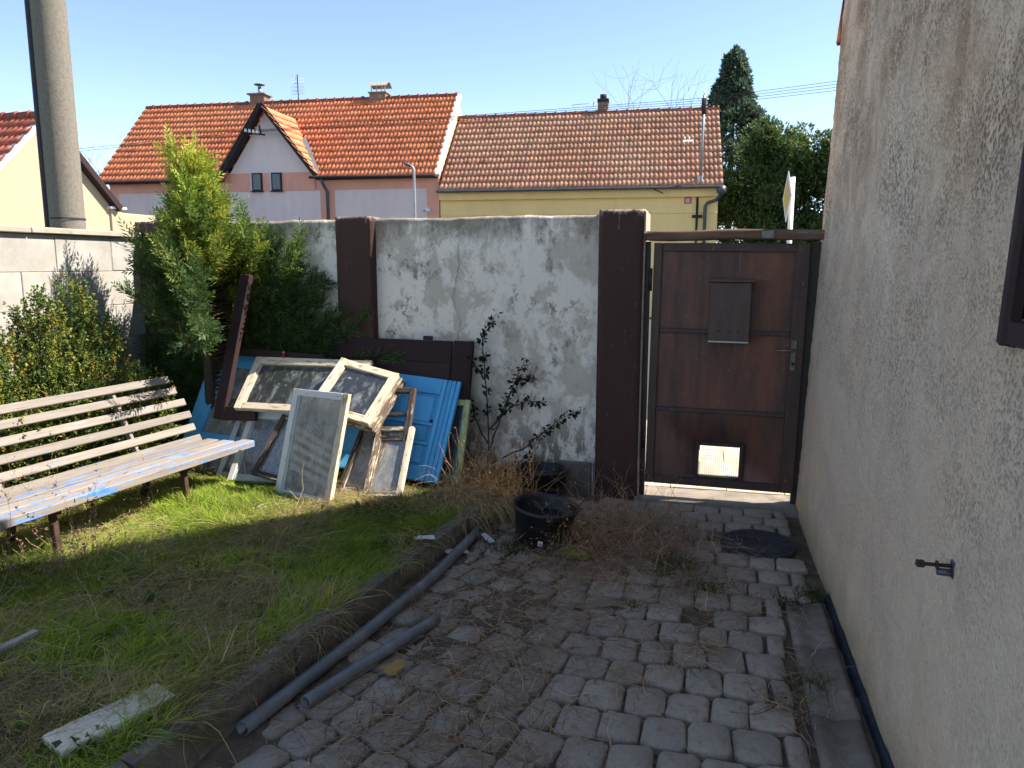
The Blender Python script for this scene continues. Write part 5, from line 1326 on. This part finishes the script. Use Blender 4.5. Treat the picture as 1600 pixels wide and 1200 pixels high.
# ------------------------------------------------------------------ grass on the lawn
def grass():
    A = Acc()
    N = 110000
    # denser towards the viewer
    x = -4.25 + 2.95 * rng.random(N); y = 1.15 + 3.95 * rng.random(N) ** 1.15
    ok = x < kerb_x(y) - .045 + .05 * (y > 4.4)
    x, y = x[ok], y[ok]; n = len(x)
    z = lawn_z(x, y) - .006
    dryf = fbm(x * 1.8, y * 1.8, 71, 4); tall = fbm(x * 2.6, y * 2.6, 73, 3)
    near_kerb = np.clip(1 - (kerb_x(y) - x) / .28, 0, 1)
    left = np.clip((-1.7 - x) / .7, 0, 1) * np.clip((2.7 - y) / .6, 0, 1)
    pd = np.clip((dryf - .455) * 3.0 + .13 + .35 * near_kerb + .80 * left, 0.04, .88)
    dry = rng.random(n) < pd
    L = (.045 + .13 * tall * (.4 + rng.random(n)) * np.clip((fbm(x * 7, y * 7, 79, 2) - .2) * 2, .3, 1.3)) * np.where(dry, 1.3, 1.0) * (1 - .35 * (y > 4.25))
    tilt = rng.normal(0, 1, (n, 3)); tilt[:, 2] = 0
    flow = np.column_stack([np.cos(fbm(x * 1.3, y * 1.3, 91, 2) * 9), np.sin(fbm(x * 1.3, y * 1.3, 91, 2) * 9), np.zeros(n)])
    lean = np.where(dry, 1.0, .65)[:, None]
    d = np.array([0, 0, 1.0]) + tilt * lean * .75 + flow * lean * .6
    bend = (flow * .5 + tilt * .3) * L[:, None] * .55 - np.array([0, 0, 1.0]) * (L * .22)[:, None]
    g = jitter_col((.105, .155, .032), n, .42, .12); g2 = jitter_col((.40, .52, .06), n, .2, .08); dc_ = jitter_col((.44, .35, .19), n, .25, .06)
    lime = np.clip((fbm(x * 1.1, y * 1.1, 95, 2) - .42) * 2.2 + .22 + .5 * np.clip((y - 2.9) / .5, 0, 1), 0, 1)[:, None]  # lusher far grass; its extra lime also puts sun brightness into the colour
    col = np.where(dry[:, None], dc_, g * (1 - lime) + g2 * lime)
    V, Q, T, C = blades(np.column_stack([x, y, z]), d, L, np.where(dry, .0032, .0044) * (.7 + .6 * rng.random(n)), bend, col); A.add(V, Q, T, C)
    # long lying dead stalks
    m = 4200; x = -4.1 + 2.75 * rng.random(m); y = 1.2 + 3.2 * rng.random(m); k = ((fbm(x * 1.8, y * 1.8, 71, 4) > .47) | ((y < 2.5) & (x < -1.75))) & (x < kerb_x(y) - .05); x, y = x[k], y[k]; m = len(x)
    V, Q, T, C = strands(np.column_stack([x, y, lawn_z(x, y) + .02 + .05 * rng.random(m)]), np.column_stack([rng.normal(0, 1, (m, 2)), rng.normal(.1, .2, m)]), .12 + .25 * rng.random(m), .28, np.full(m, .0026), jitter_col((.46, .37, .22), m, .25, .06), 5, None, .08); V[:, 2] = np.maximum(V[:, 2], .12); A.add(V, Q, T, C)
    for c in range(70):
        cx, cy = -4.0 + 2.5 * rng.random(), 1.3 + 2.9 * rng.random()
        if cx > kerb_x(cy) - .12: continue
        k = rng.integers(5, 10); a = rng.random(k) * 6.283; el_ = .3 + .5 * rng.random(k); L_ = .03 + .05 * rng.random(k)
        dv = np.column_stack([np.cos(a) * np.cos(el_), np.sin(a) * np.cos(el_), np.sin(el_)])
        V, Q, T, C = leaves(np.tile([cx, cy, float(lawn_z(cx, cy)) + .01], (k, 1)), dv, np.tile([0, 0, 1.0], (k, 1)), L_, L_ * .42, jitter_col((.10, .16, .035), k, .25, .1), .2); A.add(V, None, T, C)
    k = 160; x = -4.0 + 2.55 * rng.random(k); y = 1.25 + 3.0 * rng.random(k); q_ = x < kerb_x(y) - .08; x, y = x[q_], y[q_]; k = len(x)
    V, Q, T, C = leaves(np.column_stack([x, y, lawn_z(x, y) + .03 + .03 * rng.random(k)]), rng.normal(0, 1, (k, 3)) * np.array([1, 1, .3]), rng.normal(0, .3, (k, 3)) + np.array([0, 0, 1.0]), .02 + .03 * rng.random(k), .012 + .02 * rng.random(k), jitter_col((.24, .155, .085), k, .35, .1), .3); A.add(V, None, T, C)
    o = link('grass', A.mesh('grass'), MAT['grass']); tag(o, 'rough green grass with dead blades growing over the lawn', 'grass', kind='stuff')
grass()

def kerb_straw():
    A = Acc()
    # dead grass hanging over the kerb
    m = 5200; y = 1.0 + 3.7 * rng.random(m); w = fbm(y * 3.0, y * 0, 55, 4); k = rng.random(m) < np.clip((w - .50) * 6, .03, 1); y = y[k]; m = len(y)
    x = kerb_x(y) - .13 + .09 * rng.random(m)
    d = np.column_stack([.55 + rng.normal(0, .55, m), rng.normal(-.15, .9, m), .15 + .5 * rng.random(m)])
    V, Q, T, C = strands(np.column_stack([x, y, lawn_z(x, y) + .01]), d, .06 + .26 * rng.random(m) ** 1.6, .30, .0016 + .0022 * rng.random(m), jitter_col((.36, .25, .145), m, .38, .09), 6, None, .22); V[:, 2] = np.maximum(V[:, 2], .004); A.add(V, Q, T, C)
    # the big tuft at the far end of the kerb
    m = 1500; a = rng.normal(0, 1, (m, 2)) * np.array([.11, .16]); x = -1.42 + a[:, 0]; y = 4.48 + a[:, 1]
    d = np.column_stack([.5 + rng.normal(0, .5, m), -.55 + rng.normal(0, .5, m), .55 + .4 * rng.random(m)])
    V, Q, T, C = strands(np.column_stack([x, y, .10 + .04 * rng.random(m)]), d, .14 + .22 * rng.random(m), .14, np.full(m, .0030), jitter_col((.48, .34, .175), m, .22, .06), 6, None, .26); V[:, 2] = np.maximum(V[:, 2], .004); A.add(V, Q, T, C)
    o = link('dead_grass', A.mesh('dead_grass'), MAT['dry']); tag(o, 'straw coloured dead grass hanging over the kerb', 'grass', kind='stuff')
kerb_straw()

def pavement_litter():
    A = Acc()
    cl = [(-.98, 3.45, .24, 420), (-.75, 2.85, .22, 420), (-.62, 3.25, .25, 380), (-.9, 2.5, .22, 300), (-.48, 4.12, .24, 700), (-.25, 3.95, .22, 420), (-.05, 3.75, .2, 300), (-.7, 3.75, .2, 320), (-.65, 2.35, .18, 160), (-.2, 2.75, .10, 60), (.02, 3.05, .09, 140),
          (-.75, 2.05, .2, 260), (-1.1, 2.2, .18, 200), (.36, 2.7, .08, 60), (.4, 2.2, .08, 40), (-.35, 1.95, .16, 60), (-.3, 4.45, .25, 420), (-.05, 4.2, .2, 160), (-1.2, 3.1, .1, 120), (.1, 3.5, .25, 160)]
    for cx, cy, s, m in cl:
        m = int(m * 1.9); p = rng.normal(0, 1, (m, 2)) * s; x = cx + p[:, 0]; y = cy + p[:, 1]; k = (x > kerb_x(y) + .03) & (x < .58) & (y < 5.0); x, y = x[k], y[k]; m2 = len(x)
        V, Q, T, C = strands(np.column_stack([x, y, .006 + .022 * rng.random(m2) ** 2]), np.column_stack([rng.normal(0, 1, (m2, 2)), rng.normal(.02, .12, m2)]), .05 + .15 * rng.random(m2) ** 1.5, .34, .0018 + .0020 * rng.random(m2), jitter_col((.36, .24, .15), m2, .4, .08), 5, .004, .03); A.add(V, Q, T, C)
    m = 150; x = -1.3 + 1.85 * rng.random(m); y = 1.5 + 3.3 * rng.random(m); k = x > kerb_x(y) + .03; x, y = x[k], y[k]; m = len(x)
    V, Q, T, C = strands(np.column_stack([x, y, .01 + .01 * rng.random(m)]), np.column_stack([rng.normal(0, 1, (m, 2)), rng.normal(.03, .1, m)]), .15 + .3 * rng.random(m), .16, np.full(m, .0026), jitter_col((.42, .33, .21), m, .25, .06), 6, .004, .02); A.add(V, Q, T, C)
    o = link('plant_litter', A.mesh('plant_litter'), MAT['dry']); tag(o, 'brown dead plant stems scattered over the paving stones', 'plant litter', kind='stuff')
    # crumbs of gravel
    B = Acc(); m = 900; x = -1.5 + 2.08 * rng.random(m); y = 1.3 + 3.7 * rng.random(m); k = (x > kerb_x(y) + .01); x, y = x[k], y[k]
    x2 = kerb_x(2.3 + 1.9 * rng.random(160)) * 0; yk_ = 2.3 + 1.9 * rng.random(160); x2 = kerb_x(yk_) + .02 + .05 * rng.random(160); x = np.concatenate([x, x2]); y = np.concatenate([y, yk_])
    s = .0016 + .0035 * rng.random(len(x)) ** 3; s[-160:] = .004 + .009 * rng.random(160) ** 2
    oc = np.array([[1, 0, 0], [-1, 0, 0], [0, 1, 0], [0, -1, 0], [0, 0, .7], [0, 0, -.7]]); ot = np.array([[0, 2, 4], [2, 1, 4], [1, 3, 4], [3, 0, 4], [2, 0, 5], [1, 2, 5], [3, 1, 5], [0, 3, 5]])
    V = np.column_stack([x, y, s * .5 + .004])[:, None, :] + (oc[None] * s[:, None, None]) * (1 + rng.normal(0, .25, (len(x), 6, 3))); T = (np.arange(len(x))[:, None, None] * 6 + ot[None]).reshape(-1, 3)
    B.add(V.reshape(-1, 3), None, T, np.repeat(jitter_col((.32, .30, .28), len(x), .35, .03), 6, axis=0))
    o = link('gravel_crumbs', B.mesh('gravel_crumbs'), MAT['tile']); tag(o, 'pale gravel crumbs scattered on the paving', 'gravel', kind='stuff')
pavement_litter()

def weed(name, label, loc, n, spread, h, col, wig=.22, w=.003, seeds=0, droop=.02, cat='weed', up=1.0, seg=7):
    e = empty(name, loc); tag(e, label, cat)
    A = Acc(); p = rng.normal(0, 1, (n, 3)) * np.array([spread * .35, spread * .35, .0])
    d = rng.normal(0, .5, (n, 3)) * np.array([1, 1, .3]) + np.array([0, 0, up])
    V, Q, T, C = strands(p, d, h * (.5 + .6 * rng.random(n)), wig, np.full(n, w), jitter_col(col, n, .25, .08), seg, None, droop); A.add(V, Q, T, C)
    if seeds:
        P = V.reshape(n, seg + 1, 2, 3).mean(2); idx = rng.integers(0, n, seeds); k = rng.integers(3, seg + 1, seeds); pos = P[idx, k]
        dv = unit(rng.normal(0, 1, (seeds, 3)) + np.array([0, 0, .4])); s = .015 * (.5 + rng.random(seeds))
        V, Q, T, C = leaves(pos, dv, rng.normal(0, 1, (seeds, 3)), s, s * .32, jitter_col(np.array(col) * 1.1, seeds, .25, .08)); A.add(V, None, T, C)
    link('stalks', A.mesh('stalks'), MAT['dry'], e)['kind'] = 'stuff'
    return e
weed('dry_weed', 'upright orange brown dried weed in front of the half hidden tub', (-1.27, 4.60, .06), 170, .24, .50, (.50, .27, .12), .24, .0040, 1100)
weed('dry_weed', 'dried weed stalks bending over towards the wall right of the orange weed', (-1.13, 4.60, .05), 50, .2, .42, (.46, .28, .14), .2, .004, 160, .10, up=.5)
weed('dry_weed', 'brown tangle of dead weeds beside the tub with the sticker', (-.54, 4.24, .0), 800, .60, .50, (.40, .25, .15), .36, .0034, 900, .12, up=.35)
weed('dry_weed', 'reddish dead fern leaning on the right side of the tub', (-.67, 4.05, .02), 150, .18, .34, (.42, .23, .13), .3, .0024, 700, .12, up=.5)
weed('dry_weed', 'low dead weeds between the tub and the gate threshold', (-.30, 4.42, .0), 420, .6, .34, (.36, .235, .15), .4, .0028, 300, .12, up=.3)
weed('dry_stalk', 'tall pale dry grass stalk rising beside the kerb', (-1.66, 2.22, .11), 14, .05, .32, (.42, .33, .19), .10, .0042, 0, .0, 'grass stalk')
weed('dry_weed', 'brown dry weed with seed heads in front of the bench', (-2.95, 2.78, .12), 22, .30, .5, (.30, .20, .13), .13, .0026, 420, .0)
weed('dry_weed', 'brown dry weed growing under the left end of the bench', (-3.1, 2.78, .10), 120, .5, .26, (.24, .165, .10), .25, .0026, 700, .04)
weed('dry_weed', 'thin dried stem with one brown flower head in the sunlit grass', (-2.72, 3.52, .12), 4, .02, .24, (.30, .19, .11), .10, .003, 60, .0)
weed('dry_weed', 'dead weeds growing up through the back of the bench', (-3.35, 3.2, .12), 40, .4, .62, (.28, .18, .11), .16, .0024, 600, .0)
weed('dry_stalk', 'single thin dead stalk standing on the paving near the manhole', (.13, 3.55, .0), 2, .02, .30, (.27, .21, .14), .10, .0028, 12, .0, 'grass stalk')
def tuft(label, loc, n, L, col=(.055, .095, .025), sp=.05, dryness=.25):
    p = rng.normal(0, 1, (n, 3)) * np.array([sp, sp, 0]) + np.array([0, 0, -.01]); d = np.array([0, 0, .8]) + rng.normal(0, .6, (n, 3)); L_ = L * (.5 + .7 * rng.random(n))
    c = np.where((rng.random(n) < dryness)[:, None], jitter_col((.27, .21, .11), n, .2, .05), jitter_col(col, n, .25, .08))
    b = rng.normal(0, .4, (n, 3)) * L_[:, None]; b[:, 2] = -.3 * L_
    V, Q, T, C = blades(p, d, L_, np.full(n, .0045), b, c); o = link('grass_tuft', np_mesh('grass_tuft', V, Q, T, C), MAT['grass'], loc=loc); tag(o, label, 'grass tuft', 'grass tufts in the paving'); return o
tuft('leafy green tuft between the tub weeds and the manhole', (-.14, 3.92, 0), 240, .13, sp=.07)
tuft('green tuft at the foot of the tub with the sticker', (-1.02, 3.93, 0), 380, .12, sp=.07)
tuft('small green tuft in the joints left of the broken stone', (-.27, 3.40, 0), 70, .07, sp=.03, dryness=.1)
tuft('wide low weed tuft above the broken stone', (.06, 3.68, 0), 240, .08, sp=.055)
tuft('green tuft growing against the house wall foot', (.55, 3.74, 0), 130, .09, sp=.035, dryness=.05)
tuft('green tuft in the stones left of the house wall tuft', (.43, 3.63, 0), 120, .06, sp=.04, dryness=.1)
tuft('dry tuft growing through the drain channel', (.45, 2.92, 0), 130, .09, sp=.045, dryness=.6)
tuft('tiny pale green tuft in the middle of the litter', (-.99, 3.1, 0), 40, .05, (.12, .15, .05), sp=.018, dryness=.0)
tuft('mossy green tuft right of the short pipe end', (-1.0, 2.62, .0), 60, .04, (.08, .10, .03), sp=.03, dryness=.0)
tuft('long grass tuft at the foot of the wall shrub', (-1.42, 4.88, .08), 420, .2, (.035, .065, .02), sp=.09, dryness=.15)
tuft('green tuft at the lower right end of the blue door', (-1.62, 4.62, .10), 420, .12, (.08, .14, .025), sp=.08, dryness=.1)
tuft('low green tuft on the stones in front of the mossy yellow block', (-.75, 3.82, 0), 150, .07, sp=.06, dryness=.3)
